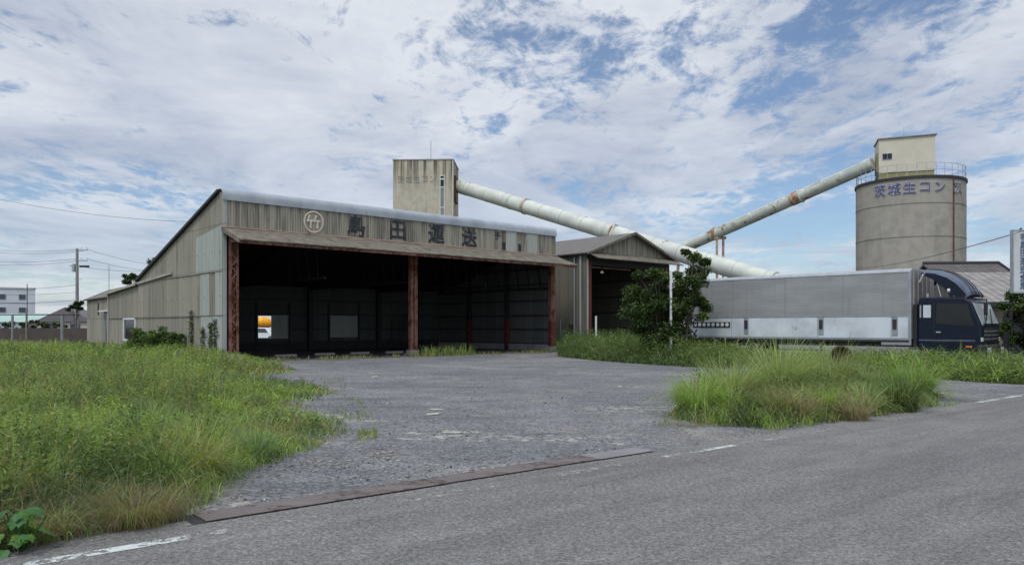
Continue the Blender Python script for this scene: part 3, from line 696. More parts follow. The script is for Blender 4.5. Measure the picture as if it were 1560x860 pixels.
# ================================================================== concrete tower with lettering
ta = -0.032
tw = thing('concrete_tower', 'square beige concrete tower streaked with black, rising behind the open shed', 'tower', (-12.32, 80.2, 0), math.atan2(-0.12, 3.9))
TW, TD, TH = 6.25, 5.3, 18.72
b = MB(); b.box(0, TW, 0, TD, 0, TH - .001); b.build('tower_body', M['tower'], tw)
b = MB(); b.box(-0.05, TW + .05, -0.05, 0.12, TH, TH + .12); b.box(-0.05, TW + .05, TD - .12, TD + .05, TH, TH + .12); b.box(-0.05, .12, .12, TD - .12, TH, TH + .12); b.box(TW - .12, TW + .05, .12, TD - .12, TH, TH + .12); b.build('coping', M['conc'], tw)
bx('corner_strip', M['cream'], tw, TW - .10, TW + .012, -.012, .1, 0, TH - .003)
M['strip'] = m_plain('grey_green_glazing', (0.18, 0.19, 0.165), 0.5, 0, 0.2, 1.5)
st = bx('window_strip', M['white'], tw, 4.86, 5.36, -.05, -.002, 9, 17.15)
for z0, z1, mm in ((16.85, 17.08, 'glass'), (16.0, 16.7, 'glass'), (13.9, 15.9, 'strip'), (11.5, 13.8, 'strip'), (9.1, 11.4, 'strip')): bx('pane', M[mm], st, 4.93, 5.29, -.065, -.051, z0, z1)
M['faint'] = m_plain('faded_grey_lettering', (0.19, 0.185, 0.17), 0.9, 0, 0.4, 4)
for k, ch in enumerate('茨城生コン'):
    letter(ch, 0.85, M['faint'], tw, (0.82 + k * 0.83, -.008, 16.72 + k * .015), name='faded_character', sx=0.85)
b = MB(); b.tube((3.8, 1, TH), (3.8, 1, TH + 2.2), .03); b.build('antenna', M['alu'], tw)
bx('rusty_collar', M['rust'], tw, TW + .002, TW + .2, .9, 2.9, 14.6, 17.3)

# ================================================================== silo with headhouse
SCX, SCY, SR, SH = 34.9, 68.0, 4.32, 14.0
si = thing('concrete_silo', 'tall round grey concrete silo with a blue-lettered name near its rim', 'silo', (SCX, SCY, 0))
b = MB(); n = 96; rings = [(0, SR), (SH - .22, SR)]
for z, r in rings:
    for i in range(n): b.v.append((r * math.cos(2 * math.pi * i / n), r * math.sin(2 * math.pi * i / n), z))
for k in range(len(rings) - 1):
    for i in range(n): b.f.append((k * n + i, k * n + (i + 1) % n, (k + 1) * n + (i + 1) % n, (k + 1) * n + i))
b.build('drum', M['silo'], si, smooth='auto')
b = MB(); b.tube((0, 0, SH - .22), (0, 0, SH), SR + .10, None, n); b.build('rim', M['dark'], si, smooth='auto')
def silo_ang(px):
    k = (px - 780) / FPX; dx, dy = k, 1.0
    A = dx * dx + dy * dy; B = -2 * (dx * SCX + dy * SCY); C_ = SCX ** 2 + SCY ** 2 - SR ** 2
    Y = (-B - math.sqrt(B * B - 4 * A * C_)) / (2 * A); return math.atan2(Y - SCY, k * Y - SCX), Y
M['blue'] = m_plain('blue_violet_lettering', (0.07, 0.075, 0.17), 0.7, 0, 0.35, 2)
M['pale'] = m_plain('pale_lettering_ground', (0.42, 0.43, 0.50), 0.8, 0, 0.1)
for ch, px in zip('茨城生コン茨', (1341, 1362.5, 1385.5, 1409, 1432, 1459.5)):
    a, Y = silo_ang(px); z = SH - 0.95
    pos = lambda d: (math.cos(a) * (SR + d), math.sin(a) * (SR + d), z)
    back = letter(ch, 1.03, M['pale'], si, pos(.035), a + math.pi / 2, 'lettering_outline', 0.03, 1.0, 0.02)
    letter(ch, 1.03, M['blue'] if px < 1450 else M['faint'], si, pos(.075), a + math.pi / 2, 'lettering', 0, 1.0, 0.01)
for z in (8.95, 11.7): MB().tube((0, 0, z), (0, 0, z + .07), SR + .02, None, n).build('pour_joint', M['silo_joint'], si, smooth='auto')
a, Y = silo_ang(1452)
b = MB(); q = Vector((math.cos(a), math.sin(a), 0)) * (SR + .07); b.tube(q, q + Vector((0, 0, SH - .3)), .055)
b.build('downpipe', M['rust'], si)
b = MB(); N_ = 36
for i in range(N_):
    a, c = 2 * math.pi * i / N_, 2 * math.pi * (i + 1) / N_
    p, q = Vector((math.cos(a), math.sin(a), 0)) * (SR - .05), Vector((math.cos(c), math.sin(c), 0)) * (SR - .05)
    b.tube(p + Vector((0, 0, SH)), p + Vector((0, 0, SH + 1.05)), .022, None, 5)
    for z in (.5, 1.05): b.tube(p + Vector((0, 0, SH + z)), q + Vector((0, 0, SH + z)), .02, None, 5)
b.build('railing', M['alu'], si)
hh = thing('silo_headhouse', 'cream box-shaped machine house with a small dark window on top of the silo', 'machine house', (34.3, 67.8, SH), math.atan2(-.343, .939))
b = MB(); b.box(-2.1, 2.1, -1.8, 1.8, 0.002, .75); b.build('stained_base', M['olive'], hh)
b = MB(); b.box(-2.16, 2.16, -1.86, 1.86, .752, 3.68); b.build('cladding', M['cream'], hh)
b = MB(); b.slab([(-2.25, -2.0, 3.72), (2.3, -2.0, 3.78), (2.3, 2.0, 3.98), (-2.25, 2.0, 3.9)], .08); b.build('roof', M['conc'], hh)
fr = bx('window', M['alu'], hh, -1.9, -1.12, -1.9, -1.862, 1.86, 2.42)
for a in (-1.86, -1.49): bx('pane', M['glass'], fr, a, a + .34, -1.915, -1.901, 1.91, 2.37)
b = MB(); b.tube((0, 0, 3.8), (0, 0, 4.9), .025); b.build('antenna', M['alu'], hh)
bx('tube_collar', M['olive'], hh, -2.3, -2.165, -1.4, 0.3, .9, 2.6)

# ================================================================== inclined conveyor tubes
def conveyor(name, label, P, Q, r, m, bands, patch=None):
    P, Q = Vector(P), Vector(Q); o = thing(name, label, 'conveyor', tuple(P))
    d = Q - P; Lg = d.length; d.normalize()
    MB().tube((0, 0, 0), Q - P, r, None, 28).build('tube', m, o, smooth='auto')
    k = 2.0
    while k < Lg:
        MB().tube(d * k, d * (k + .05), r + .018, None, 28).build('tube_joint', M['tube_joint'], o, smooth='auto'); k += 2.6
    for (f, wdt, mm, rr) in bands:
        MB().tube(d * (f * Lg), d * (f * Lg + wdt), r + rr, None, 28).build('band', M[mm], o, smooth='auto')
    return o, P, d, Lg
M['tube_joint'] = m_rusty('stained_joint_paint', (0.40, 0.44, 0.37), (0.25, 0.16, 0.08), 0.35)
P1 = at(699, 81.6, 283.5); Q1 = at(1160, 58.5, 423.5); 
ext = (Q1 - P1).normalized() * 9.5
c1, P, d, Lg = conveyor('conveyor_tube', 'long pale green inclined conveyor tube running down from the beige tower behind the sheds', P1 - (Q1 - P1).normalized() * 0.0, Q1 + ext * .28, 0.70, M['tube'],
    [(0.015, .9, 'tube_joint', .03), (0.205, .35, 'tube_joint', .025), (0.262, .22, 'rust_light', .07), (.55, .16, 'rust_light', .10), (.955, .12, 'tube_joint', .09)])
b = MB()     # saddle frames
for f, h in ((.55, 1.9), (.262, .0)):
    if h:
        q = d * (f * Lg); b.tube(q + Vector((-.5, .8, -.9)), q + Vector((.1, .8, .95)), .07, None, 5); b.tube(q + Vector((-.6, -.75, -.9)), q + Vector((.15, -.75, .95)), .07, None, 5)
b.build('saddle_frame', M['white'], c1)
b = MB()
for f in (.75,):
    q = d * (f * Lg)
    for e in (-1, 1): b.tube(q + Vector((e * 1.2, .3, -(P.z + q.z))), q + Vector((e * .5, .3, -.6)), .12, None, 6)
    b.tube(q + Vector((-.7, .3, -2)), q + Vector((.7, .3, -2)), .08, None, 6)
b.build('trestle', M['rust_light'], c1)
Q2 = Vector((31.65, 67.9, EYE + (497 - 247) / FPX * 67.3)); m1 = at(1045, 82, 376)
dd = (m1 - Q2).normalized(); End = Q2 + dd * ((Q2.z - 1.4) / -dd.z)
c2, P, d, Lg = conveyor('conveyor_tube', 'long pale green conveyor tube climbing to the silo headhouse, with one orange rusted section', End, Q2, 0.56, M['tube2'],
    [(.985, .5, 'tube_joint', .05)])
def frac(px):      # fraction along the tube seen at a photo column
    k = (px - 780) / FPX; return (k * P.y - P.x) / (d.x - k * d.y)
f = frac(1206); MB().tube(d * f, d * (f + 1.0), .60, None, 28).build('rusted_section', M['rust_light'], c2, smooth='auto')
f = frac(1219); MB().tube(d * f, d * (f + .14), .66, None, 28).build('band', M['tube_joint'], c2, smooth='auto')
f = frac(1088); MB().tube(d * f, d * (f + .35), .68, None, 28).build('band', M['rust_light'], c2, smooth='auto')
q = d * frac(1097); b = MB()
for e in (-.32, .32):
    b.box(q.x + e - .1, q.x + e + .1, q.y - .1, q.y + .1, -P.z, q.z - .5)
b.box(q.x - .6, q.x + .6, q.y - .14, q.y + .14, q.z - .75, q.z - .5)
b.build('trestle', M['rust_light'], c2)
b = MB(); side = Vector((-d.y, d.x, 0)).normalized(); k = frac(1100)      # stepped walkway plates along the flank
u_ = side.cross(d).normalized()
if u_.z < 0: u_ = -u_
near = side if side.y < 0 else -side
while k < frac(1330):
    c = d * k + near * .50 + u_ * .30
    b.tube(c - near * .02, c + d * 1.5 - near * .02, .022, None, 5); b.tube(c, c + u_ * .28 - near * .12, .02, None, 5)
    b.tube(d * k + near * .575 + u_ * -.05, d * k + near * .35 + u_ * .48, .022, None, 5); k += 1.9
b.build('hand_line', M['tube_joint'], c2)
# ================================================================== lorry
td = Vector((.69, -.724, 0)); LR = thing('box_lorry', 'navy cab-over lorry with a long aluminium wing-side box body parked behind the weeds', 'lorry', (8.13, 36.2, 0), math.atan2(td.y, td.x))
BL, BW = 9.93, 2.46
def m_wing():
    t = NT('ribbed_aluminium_wing'); x, y, z = t.xyz()
    rib = t.mth('SINE', t.mth('MULTIPLY', z, 2 * math.pi / 0.065))
    n = t.noise(1.0, 5, 0.6, t.map((.5, .5, 2.2))); st = t.noise(1.0, 4, .6, t.map((6, 6, .35)))
    c = t.mix(t.rng(n, .35, .65), (.25, .255, .255), (.30, .305, .303)); c = t.mix(t.rng(st, .5, .75, 0, .35), c, (.17, .18, .18))
    ju = t.mth('ABSOLUTE', t.mth('SUBTRACT', t.mth('FRACT', t.mth('DIVIDE', x, 2.45)), .5)); c = t.mix(t.rng(ju, .494, .497, 0, .5), c, (.10, .10, .11))
    return t.end(c, .5, t.bump(rib, .14, .01), .2)
M['wing'] = m_wing()
M['box_white'] = m_rusty('dusty_white_gate_panel', (.50, .54, .57), (.34, .34, .31), .3, .05, .5, 1.2, .6)
M['box_frame'] = m_plain('box_frame_aluminium', (.27, .29, .31), .5, .3, .12, 3)
M['navy'] = m_plain('navy_cab_paint', (.003, .007, .019), .30, 0, .12, 2, .3)
M['navy_hood'] = m_plain('navy_deflector_paint', (.075, .10, .145), .25, .2, .15, 2, .7)
M['chrome'] = m_plain('dull_chrome', (.42, .43, .44), .3, .8, .1)
M['lamp'] = m_plain('clear_lamp_glass', (.55, .56, .55), .15, 0, .1, 4, .6)
M['orange'] = m_plain('orange_lens', (.55, .16, .03), .3)
M['black'] = m_plain('black_plastic', (.018, .018, .02), .5)
M['wind'] = m_glass('windscreen_glass', (.30, .34, .34), .12)
M['pinkgrey'] = m_plain('box_front_panel', (.26, .245, .235), .6, .1, .12)
y0, y1 = -.0, BW          # y = 0 is the side facing the road (built towards +y)
box_body = bx('cargo_box', M['pinkgrey'], LR, .03, BL - .02, .03, BW - .03, 1.08, 3.68)
b = MB(); b.box(.10, BL - .12, -.012, .03, 1.98, 3.60); b.build('wing_panel', M['wing'], LR)
b = MB(); b.prism([(-.03, 3.60), (-.01, 3.66), (.12, 3.74), (BW - .12, 3.74), (BW, 3.66), (BW, 3.60)], 'x', 0, BL - .03); b.build('roof_rail', M['alu'], LR)
b = MB()
for x in (0, BL - .13): b.box(x, x + .11, -.03, .02, 1.04, 3.60)
b.box(.1, BL - .12, -.03, -.014, 1.93, 1.99); b.box(.1, BL - .12, -.028, .02, 1.04, 1.10)
b.build('box_edge_frame', M['box_frame'], LR)
for a, c in ((.12, 2.38), (2.40, 6.30), (6.32, BL - .75)):
    p = bx('gate_panel', M['box_white'], LR, a, c, -.02, .015, 1.11, 1.92)
bx('gate_panel', M['box_white'], LR, BL - .74, BL - .13, -.019, .015, 1.11, 1.92)
for x in (2.2 + .8, 6.35, BL - .72):
    l = bx('latch_post', M['box_frame'], LR, x, x + .22, -.035, -.021, 1.2, 1.92)
    bx('latch', M['dark'], l, x + .04, x + .18, -.06, -.036, 1.45, 1.82)
# marker strip: dark frame with eight round lights
ms_ = bx('marker_strip', M['black'], LR, .42, 2.32, -.05, -.022, 1.52, 1.75)
for k in range(8):
    x = .54 + k * .235; MB().tube((x, -.062, 1.635), (x, -.051, 1.635), .085, None, 14).build('marker_lamp', M['lamp'], ms_, smooth='auto')
b = MB(); b.box(.1, BL, .25, .38, .78, 1.07); b.box(.1, BL, BW - .38, BW - .25, .78, 1.07)
for k in range(14): b.box(.3 + k * .7, .38 + k * .7, .05, BW - .05, .95, 1.075)
b.build('chassis', M['dark'], LR)
b = MB(); b.box(2.4, 6.6, .03, .06, .55, .62); b.box(2.4, 6.6, .03, .06, .78, .84); b.box(.1, BL - .1, -.03, .03, .96, 1.035)
for x in (2.5, 4.4, 6.4): b.box(x, x + .06, .03, .06, .5, 1.0)
b.build('side_guard', M['dark'], LR)
bx('mudguard_plate', M['box_frame'], LR, BL - 1.1, BL - .02, -.02, .0, .85, 1.03)
def wheel(x, y, s):
    w_ = MB().tube((x, y, .48), (x, y + s * .28, .48), .48, None, 28).build('wheel', M['rubber'], LR, smooth='auto', bevel=.03)
    MB().tube((x, y - s * .004, .48), (x, y + s * .05, .48), .27, .22, 20).build('rim', M['alu'], w_, smooth='auto')
    MB().tube((x, y - s * .05, .48), (x, y, .48), .10, None, 12).build('hub', M['alu'], w_, smooth='auto')
for x in (1.7, 2.95, BL + 1.05):
    wheel(x, .08, 1); wheel(x, BW - .08, -1)
# cab
CX0, CX1 = BL + .18, BL + 2.15
b = MB()
side = [(CX0, .62), (CX1 - .0, .62), (CX1 + .12, .95), (CX1 + .10, 1.62), (CX1 - .20, 2.45), (CX1 - .42, 2.60), (CX0 + .12, 2.64), (CX0, 2.5)]
b.prism(side, 'y', .06, BW - .06); cab = b.build('cab', M['navy'], LR, bevel=.05)
b = MB(); b.prism([(CX0 + .62, 1.66), (CX1 - .08, 1.55), (CX1 - .30, 2.36), (CX0 + .66, 2.40)], 'y', .045, .058); dr = b.build('door_window', M['glass'], cab)
b = MB(); b.prism([(CX0 + .56, .98), (CX0 + .56, 2.46), (CX0 + .59, 2.46), (CX0 + .59, .98)], 'y', .04, .0585); b.prism([(CX0 + .56, .96), (CX1 - .0, .96), (CX1 - .0, .99), (CX0 + .56, .99)], 'y', .04, .0585); b.build('door_seam', M['black'], cab)
bx('door_handle', M['chrome'], cab, CX0 + .64, CX0 + .80, .02, .058, 1.32, 1.37)
bx('rear_window', M['box_white'], cab, CX0 + .20, CX0 + .46, .035, .058, 1.88, 2.34)
bx('rear_window_trim', M['chrome'], cab, CX0 + .08, CX0 + .13, .035, .058, 1.88, 2.34)
bx('mud_flap_box', M['black'], LR, CX0 - .16, CX0 - .02, .06, .5, .8, 2.38)
bx('sill_trim', M['navy_hood'], cab, CX0 + .05, CX1 - .05, .03, .058, 1.02, 1.07)
bx('step', M['black'], LR, CX0 + .5, CX1 + .0, .04, .4, .35, .60)
# windscreen leans back; pillars and wipers
def fx(z, e=0.0): return (CX1 + .10) + (z - 1.62) / (2.45 - 1.62) * -.30 + e
ws_ = MB().hexa([(fx(1.66, .004), .22, 1.66), (fx(1.66, .004), BW - .22, 1.66), (fx(2.38, .004), BW - .28, 2.38), (fx(2.38, .004), .28, 2.38)],
                [(fx(1.66, .03), .22, 1.66), (fx(1.66, .03), BW - .22, 1.66), (fx(2.38, .03), BW - .28, 2.38), (fx(2.38, .03), .28, 2.38)]).build('windscreen', M['wind'], cab)
b = MB()
for y in (.55, 1.3): b.tube((fx(1.66, .06), y, 1.66), (fx(2.2, .05), y + .55, 2.2), .018, None, 5)
b.build('wiper', M['black'], ws_)
b = MB(); b.hexa([(fx(1.5, .01), .10, 1.60), (fx(1.5, .01), .2, 1.60), (fx(2.4, .01), .26, 2.4), (fx(2.4, .01), .16, 2.4)], [(fx(1.5, .035), .10, 1.60), (fx(1.5, .035), .2, 1.60), (fx(2.4, .035), .26, 2.4), (fx(2.4, .035), .16, 2.4)]); b.build('pillar', M['chrome'], cab)
bx('grille', M['black'], cab, CX1 + .10, CX1 + .15, .35, BW - .35, 1.0, 1.50)
b = MB()
for z in (1.08, 1.22, 1.36): b.box(CX1 + .15, CX1 + .17, .35, BW - .35, z, z + .04)
b.build('grille_bar', M['chrome'], cab)
bm_ = bx('bumper', M['dark'], LR, CX1 + .0, CX1 + .30, .02, BW - .02, .38, .90, bevel=.04)
for y in (.18, BW - .58): bx('headlight', M['lamp'], bm_, CX1 + .30, CX1 + .32, y, y + .40, .60, .80)
for y in (.10, BW - .26): bx('corner_lamp', M['lamp'], cab, CX1 + .10, CX1 + .16, y, y + .16, 1.02, 1.16)
bx('indicator', M['orange'], cab, CX1 - .35, CX1 - .15, .025, .058, .80, .86)
bx('bumper_guard', M['black'], LR, CX1 + .30, CX1 + .42, BW - .34, BW - .02, .4, 1.36)
b = MB(); b.tube((CX1 - .1, .02, 2.5), (CX1 + .35, -.12, 2.5), .02); b.tube((CX1 + .35, -.12, 2.5), (CX1 + .35, -.12, 1.75), .02); ma = b.build('mirror_arm', M['black'], cab)
bx('mirror', M['black'], ma, CX1 + .28, CX1 + .37, -.22, -.02, 1.95, 2.38, bevel=.02)
b = MB(); b.tube((CX1 - .1, BW, 2.45), (CX1 + .45, BW + .14, 2.4), .02); b.tube((CX1 + .45, BW + .14, 2.4), (CX1 + .45, BW + .14, 1.2), .02); ma = b.build('mirror_arm', M['black'], cab)
bx('mirror', M['black'], ma, CX1 + .38, CX1 + .47, BW + .04, BW + .24, 1.75, 2.2, bevel=.02)
# air deflector over the cab: curved shell with side fins, open behind
prof = [(CX0 + .12, 3.72), (CX0 + .55, 3.66), (CX0 + .95, 3.50), (CX0 + 1.25, 3.28), (CX0 + 1.48, 3.02), (CX0 + 1.62, 2.74)]
b = MB(); NP = len(prof); ny = 10
for (x, z) in prof:
    for j in range(ny + 1):
        q = j / ny * 2 - 1; sh = 1 - abs(q) ** 4
        b.v.append((x - .05 * (1 - sh), .18 + (BW - .36) * j / ny, z - .16 * abs(q) ** 3))
for (x, z) in prof:
    for j in range(ny + 1):
        q = j / ny * 2 - 1
        b.v.append((x - .03, .18 + (BW - .36) * j / ny, z - .05 - .16 * abs(q) ** 3))
o_ = NP * (ny + 1)
for i in range(NP - 1):
    for j in range(ny):
        a = i * (ny + 1) + j; b.f.append((a, a + 1, a + ny + 2, a + ny + 1)); b.f.append((o_ + a, o_ + a + ny + 1, o_ + a + ny + 2, o_ + a + 1))
for i in range(NP - 1):
    for j in (0, ny):
        a = i * (ny + 1) + j; b.f.append((a, a + ny + 1, o_ + a + ny + 1, o_ + a))
for j in range(ny):
    for i in (0, NP - 1):
        a = i * (ny + 1) + j; b.f.append((a, o_ + a, o_ + a + 1, a + 1))
hood = b.build('air_deflector', M['navy_hood'], LR, smooth=True)
for y in (.15, BW - .19): b = MB().prism([(CX0 + .10, 3.56), (CX0 + .55, 3.50), (CX0 + .95, 3.34), (CX0 + 1.25, 3.12), (CX0 + 1.48, 2.86), (CX0 + 1.62, 2.66), (CX0 + 1.10, 2.66), (CX0 + .85, 2.98), (CX0 + .5, 3.28), (CX0 + .1, 3.48)], 'y', y, y + .04).build('deflector_fin', M['navy'], hood)
b = MB()
for y in (.85, 1.23, 1.61): b.path([(x + .012, y, z + .012) for x, z in prof], .014, 5)
b.build('deflector_rib', M['black'], hood)
b = MB(); b.tube((CX0 + .15, .17, 3.5), (CX0 + .05, .1, 3.2), .03); b.tube((CX0 + .02, .12, 3.22), (CX0 + .3, .16, 3.66), .02); b.tube((CX0 + .75, .2, 2.64), (CX0 + .62, .2, 3.15), .025); b.tube((CX0 + .3, .2, 2.64), (CX0 + .3, .2, 2.78), .05); b.tube((CX0 + 1.2, .2, 2.64), (CX0 + 1.2, .2, 2.78), .05)
b.build('deflector_strut', M['alu'], hood)
MB().tube((CX0 + 1.0, .14, 2.86), (CX0 + 1.08, .14, 2.86), .07, None, 12).build('marker_lamp', M['lamp'], hood, smooth='auto')
b = MB()
for k in range(5): b.box(BL - .02, BL + .01, .2 + k * .45, .25 + k * .45, 1.1, 3.6)
b.build('front_wall_rib', M['alu'], LR)

# ================================================================== rusty machine part in the weeds
M['rust_dark'] = m_plain('dark_brown_rust', (.05, .028, .02), .95, 0, .3, 6)
rd = thing('rusty_drum', 'rusty brown iron wheel-drum half sunk in the weeds in front of the lorry', 'scrap', at(1281, 21.0), R(70))
b = MB(); n = 20
for (ra, rb, xa, xb) in ((.27, .22, -.14, .14),):
    for x in (xa, xb):
        for i in range(n):
            a = 2 * math.pi * i / n
            b.v.append((x, ra * math.cos(a), .76 + ra * math.sin(a)))
        for i in range(n):
            a = 2 * math.pi * i / n; b.v.append((x, rb * math.cos(a), .76 + rb * math.sin(a)))
    for i in range(n):
        j = (i + 1) % n
        b.f += [(i, j, n + j, n + i), (2 * n + i, 3 * n + i, 3 * n + j, 2 * n + j), (i, 2 * n + i, 2 * n + j, j), (n + i, n + j, 3 * n + j, 3 * n + i)]
b.build('drum_ring', M['rust_dark'], rd)
b = MB()
for k in range(6):
    a = k * math.pi / 3; b.tube((0, 0, .76), (0, .24 * math.cos(a), .76 + .24 * math.sin(a)), .022, None, 5)
b.tube((-.16, 0, .76), (.16, 0, .76), .07, None, 10); b.tube((-.03, 0, .76), (.03, 0, .76), .225, None, 20); b.build('spoke_plate', M['rust_dark'], rd)
b = MB(); b.box(-.04, .04, -.04, .04, 0, .55); b.box(-.2, .2, -.25, .25, 0, .05); b.build('stand', M['rust'], rd)

# ================================================================== houses, sign and trees at the right edge
def m_tile(name, c, axis='x', pitch=.28):
    t = NT(name); x, y, z = t.xyz(); u = x if axis == 'x' else y
    wv = t.mth('SINE', t.mth('MULTIPLY', u, 2 * math.pi / pitch)); n = t.noise(1.5, 6, .65)
    col = t.val(c, t.rng(n, .3, .7, .75, 1.25)); col = t.mix(t.rng(wv, -.95, -.4, .5, 0), col, tuple(k * .4 for k in c))
    row = t.mth('FRACT', t.mth('MULTIPLY', z, 5.0)); col = t.mix(t.rng(row, 0, .15, .4, 0), col, tuple(k * .5 for k in c))
    return t.end(col, .75, t.bump(wv, .8, .04))
M['tile'] = m_tile('grey_roof_tile', (.105, .095, .09)); M['ribroof'] = m_tile('ribbed_metal_roof', (.23, .215, .20), 'x', .45)
h1 = thing('tile_roofed_house', 'grey tiled gable-roofed house standing behind the lorry cab', 'house', (29.4, 50.5, 0), R(-4))
bx('wall', M['slate_dark'], h1, -2.2, 1.8, -2.8, 2.8, 0, 4.2)
b = MB(); b.slab([(-2.5, -3.4, 4.05), (2.2, -3.4, 4.05), (2.2, 0, 5.65), (-2.5, 0, 5.65)], .12); b.slab([(-2.5, 0, 5.65), (2.2, 0, 5.65), (2.2, 3.4, 4.05), (-2.5, 3.4, 4.05)], .12); b.build('roof', M['tile'], h1)
b = MB(); b.tube((-2.5, 0, 5.68), (2.25, 0, 5.68), .12, None, 8); b.build('ridge_tiles', M['dark'], h1)
b = MB(); b.prism([(-3.5, 3.95), (0, 5.6), (3.5, 3.95), (3.5, 4.1), (0, 5.78), (-3.5, 4.1)], 'x', 2.2, 2.28); b.build('bargeboard', M['dark'], h1)
fr = bx('window', M['alu'], h1, -.6, 1.0, -2.86, -2.802, 1.2, 2.3); bx('pane', M['glass'], fr, -.52, .92, -2.875, -2.861, 1.28, 2.22)
h2 = thing('ribbed_roof_annex', 'lower annex with a ribbed grey metal roof beside the lorry cab', 'house', (27.4, 43.2, 0), R(-6))
bx('wall', M['canopy'], h2, -2.4, 2.2, -2.4, 2.2, 0, 2.9)
b = MB(); b.slab([(-2.6, -3.0, 2.85), (2.6, -3.0, 2.85), (2.9, 2.6, 4.75), (-2.1, 2.6, 4.75)], .08); b.build('roof', M['ribroof'], h2)
bx('fascia', M['dark'], h2, -2.6, 2.6, -3.05, -3.0, 2.62, 2.80)
bx('door', M['glass'], h2, -1.2, .4, -2.44, -2.402, .1, 2.1)
# hanging sign board
sg = thing('sign_board', 'tall white sign board with vertical blue-grey lettering at the right edge', 'sign', (16.15, 25.0, 0), R(6))
M['signw'] = m_plain('sign_white', (.52, .53, .54), .5, 0, .07, 1.5)
M['signink'] = m_plain('sign_blue_grey_ink', (.10, .15, .21), .6, 0, .3, 5)
b = MB(); b.box(0, .95, -.06, .06, 2.66, 4.62); b.build('board', M['signw'], sg, bevel=.01)
b = MB(); b.box(-.02, .97, -.07, .07, 2.62, 2.657); b.box(-.02, .97, -.07, .07, 4.623, 4.66); b.box(-.03, -.001, -.07, .07, 2.62, 4.66); b.box(.951, .98, -.07, .07, 2.62, 4.66); b.build('frame', M['alu'], sg)
for k, ch in enumerate('有島田運送倉庫'): letter(ch, .265, M['signink'], sg, (.34, -.072, 4.44 - k * .262), offset=.004, depth=.006, name='sign_character')
b = MB(); b.tube((.8, .12, 0), (.8, .12, 4.5), .05); b.build('pole', M['alu'], sg)
b = MB(); b.tube((.25, 0, 4.66), (.32, 0, 4.72), .03); b.build('cable_bracket', M['dark'], sg)

# ================================================================== foliage builders
def leaf_col(base, n, var=.25, yellow=.15):
    base = np.array(base); k = rng.normal(1, var, (n, 1)).clip(.45, 1.7); c = base[None] * k
    y = rng.random((n, 1)) * yellow; c[:, 0:1] += y * .10; c[:, 1:2] += y * .09
    return c.clip(.004, .7)
def leaves(P, size, col, aspect=.55, droop=.2):
    """P (n,3): a four-cornered folded leaf at each point"""
    n = len(P); th = rng.random(n) * 2 * np.pi; el = rng.normal(-droop, .5, n)
    d = np.stack([np.cos(th) * np.cos(el), np.sin(th) * np.cos(el), np.sin(el)], 1)
    up = rng.normal(0, .5, (n, 3)) + [0, 0, 1.0]; s = np.cross(d, up); s /= np.linalg.norm(s, axis=1)[:, None] + 1e-6
    L_ = (size * rng.uniform(.6, 1.3, n))[:, None]; nrm = np.cross(s, d)
    a = P; c = P + d * L_; m1_ = P + d * L_ * .5 + s * L_ * aspect * .5 + nrm * L_ * .08; m2_ = P + d * L_ * .5 - s * L_ * aspect * .5 + nrm * L_ * .08
    V = np.stack([a, m1_, c, m2_], 1).reshape(-1, 3); F = np.arange(4 * n).reshape(n, 4)
    return V, F, np.repeat(col, 4, 0)
def merge(parts):
    V, F, C, o = [], [], [], 0
    for v, f, c in parts: V.append(v); F.append(f + o); C.append(c); o += len(v)
    return np.concatenate(V), np.concatenate(F), np.concatenate(C)
def blades(P, h, wd, col, bend=.5, seg=3, lean=None, dry=.0):
    """P (n,2 or 3) roots; h, wd arrays: arching tapered blades"""
    n = len(P)
    if P.shape[1] == 2: P = np.concatenate([P, np.zeros((n, 1))], 1)
    th = rng.random(n) * 2 * np.pi if lean is None else lean
    d = np.stack([np.cos(th), np.sin(th), np.zeros(n)], 1); fa = th + np.pi / 2 + rng.normal(0, .6, n); s = np.stack([np.cos(fa), np.sin(fa), np.zeros(n)], 1)
    be = np.abs(rng.normal(bend, .25, n)).clip(.05, 1.3) if np.isscalar(bend) else bend
    rows = []
    for k in range(seg + 1):
        f = k / seg; ang = be * f
        x = np.sin(ang) * f * h; z = np.cos(ang * 1.1) * f * h
        c = P + d * x[:, None] + np.array([0, 0, 1.0]) * z[:, None]
        ww = (wd * (1 - f) ** .7 * .5 if k < seg else wd * .04)[:, None]
        rows += [c - s * ww, c + s * ww]
    V = np.stack(rows, 1).reshape(-1, 3); nv = 2 * (seg + 1)
    b0 = (np.arange(n) * nv)[:, None]
    F = np.concatenate([b0 + np.array([2 * k, 2 * k + 1, 2 * k + 3, 2 * k + 2]) for k in range(seg)], 0)
    return V, F, np.repeat(col, nv, 0)
def inpoly(x, y, poly):
    r = np.zeros(len(x), bool); n = len(poly)
    for i in range(n):
        x1, y1_ = poly[i]; x2, y2 = poly[(i + 1) % n]
        c = ((y1_ > y) != (y2 > y)) & (x < (x2 - x1) * (y - y1_) / (y2 - y1_ + 1e-12) + x1); r ^= c
    return r
def edge_d(x, y, poly, closed=True):
    d = np.full(len(x), 1e9); n = len(poly)
    for i in range(n if closed else n - 1):
        a = np.array(poly[i]); b_ = np.array(poly[(i + 1) % n]); ab = b_ - a
        t = (((x - a[0]) * ab[0] + (y - a[1]) * ab[1]) / (ab @ ab + 1e-12)).clip(0, 1)
        d = np.minimum(d, np.hypot(x - a[0] - t * ab[0], y - a[1] - t * ab[1]))
    return d
def scatter(n, poly, r0, r1, a0=-44, a1=44):
    """points whose density falls with the square of the distance from the roadside"""
    r = np.exp(rng.uniform(np.log(r0), np.log(r1), n)); a = R(1) * rng.uniform(a0, a1, n)
    x, y = r * np.sin(a), r * np.cos(a); k = inpoly(x, y, poly); return x[k], y[k]

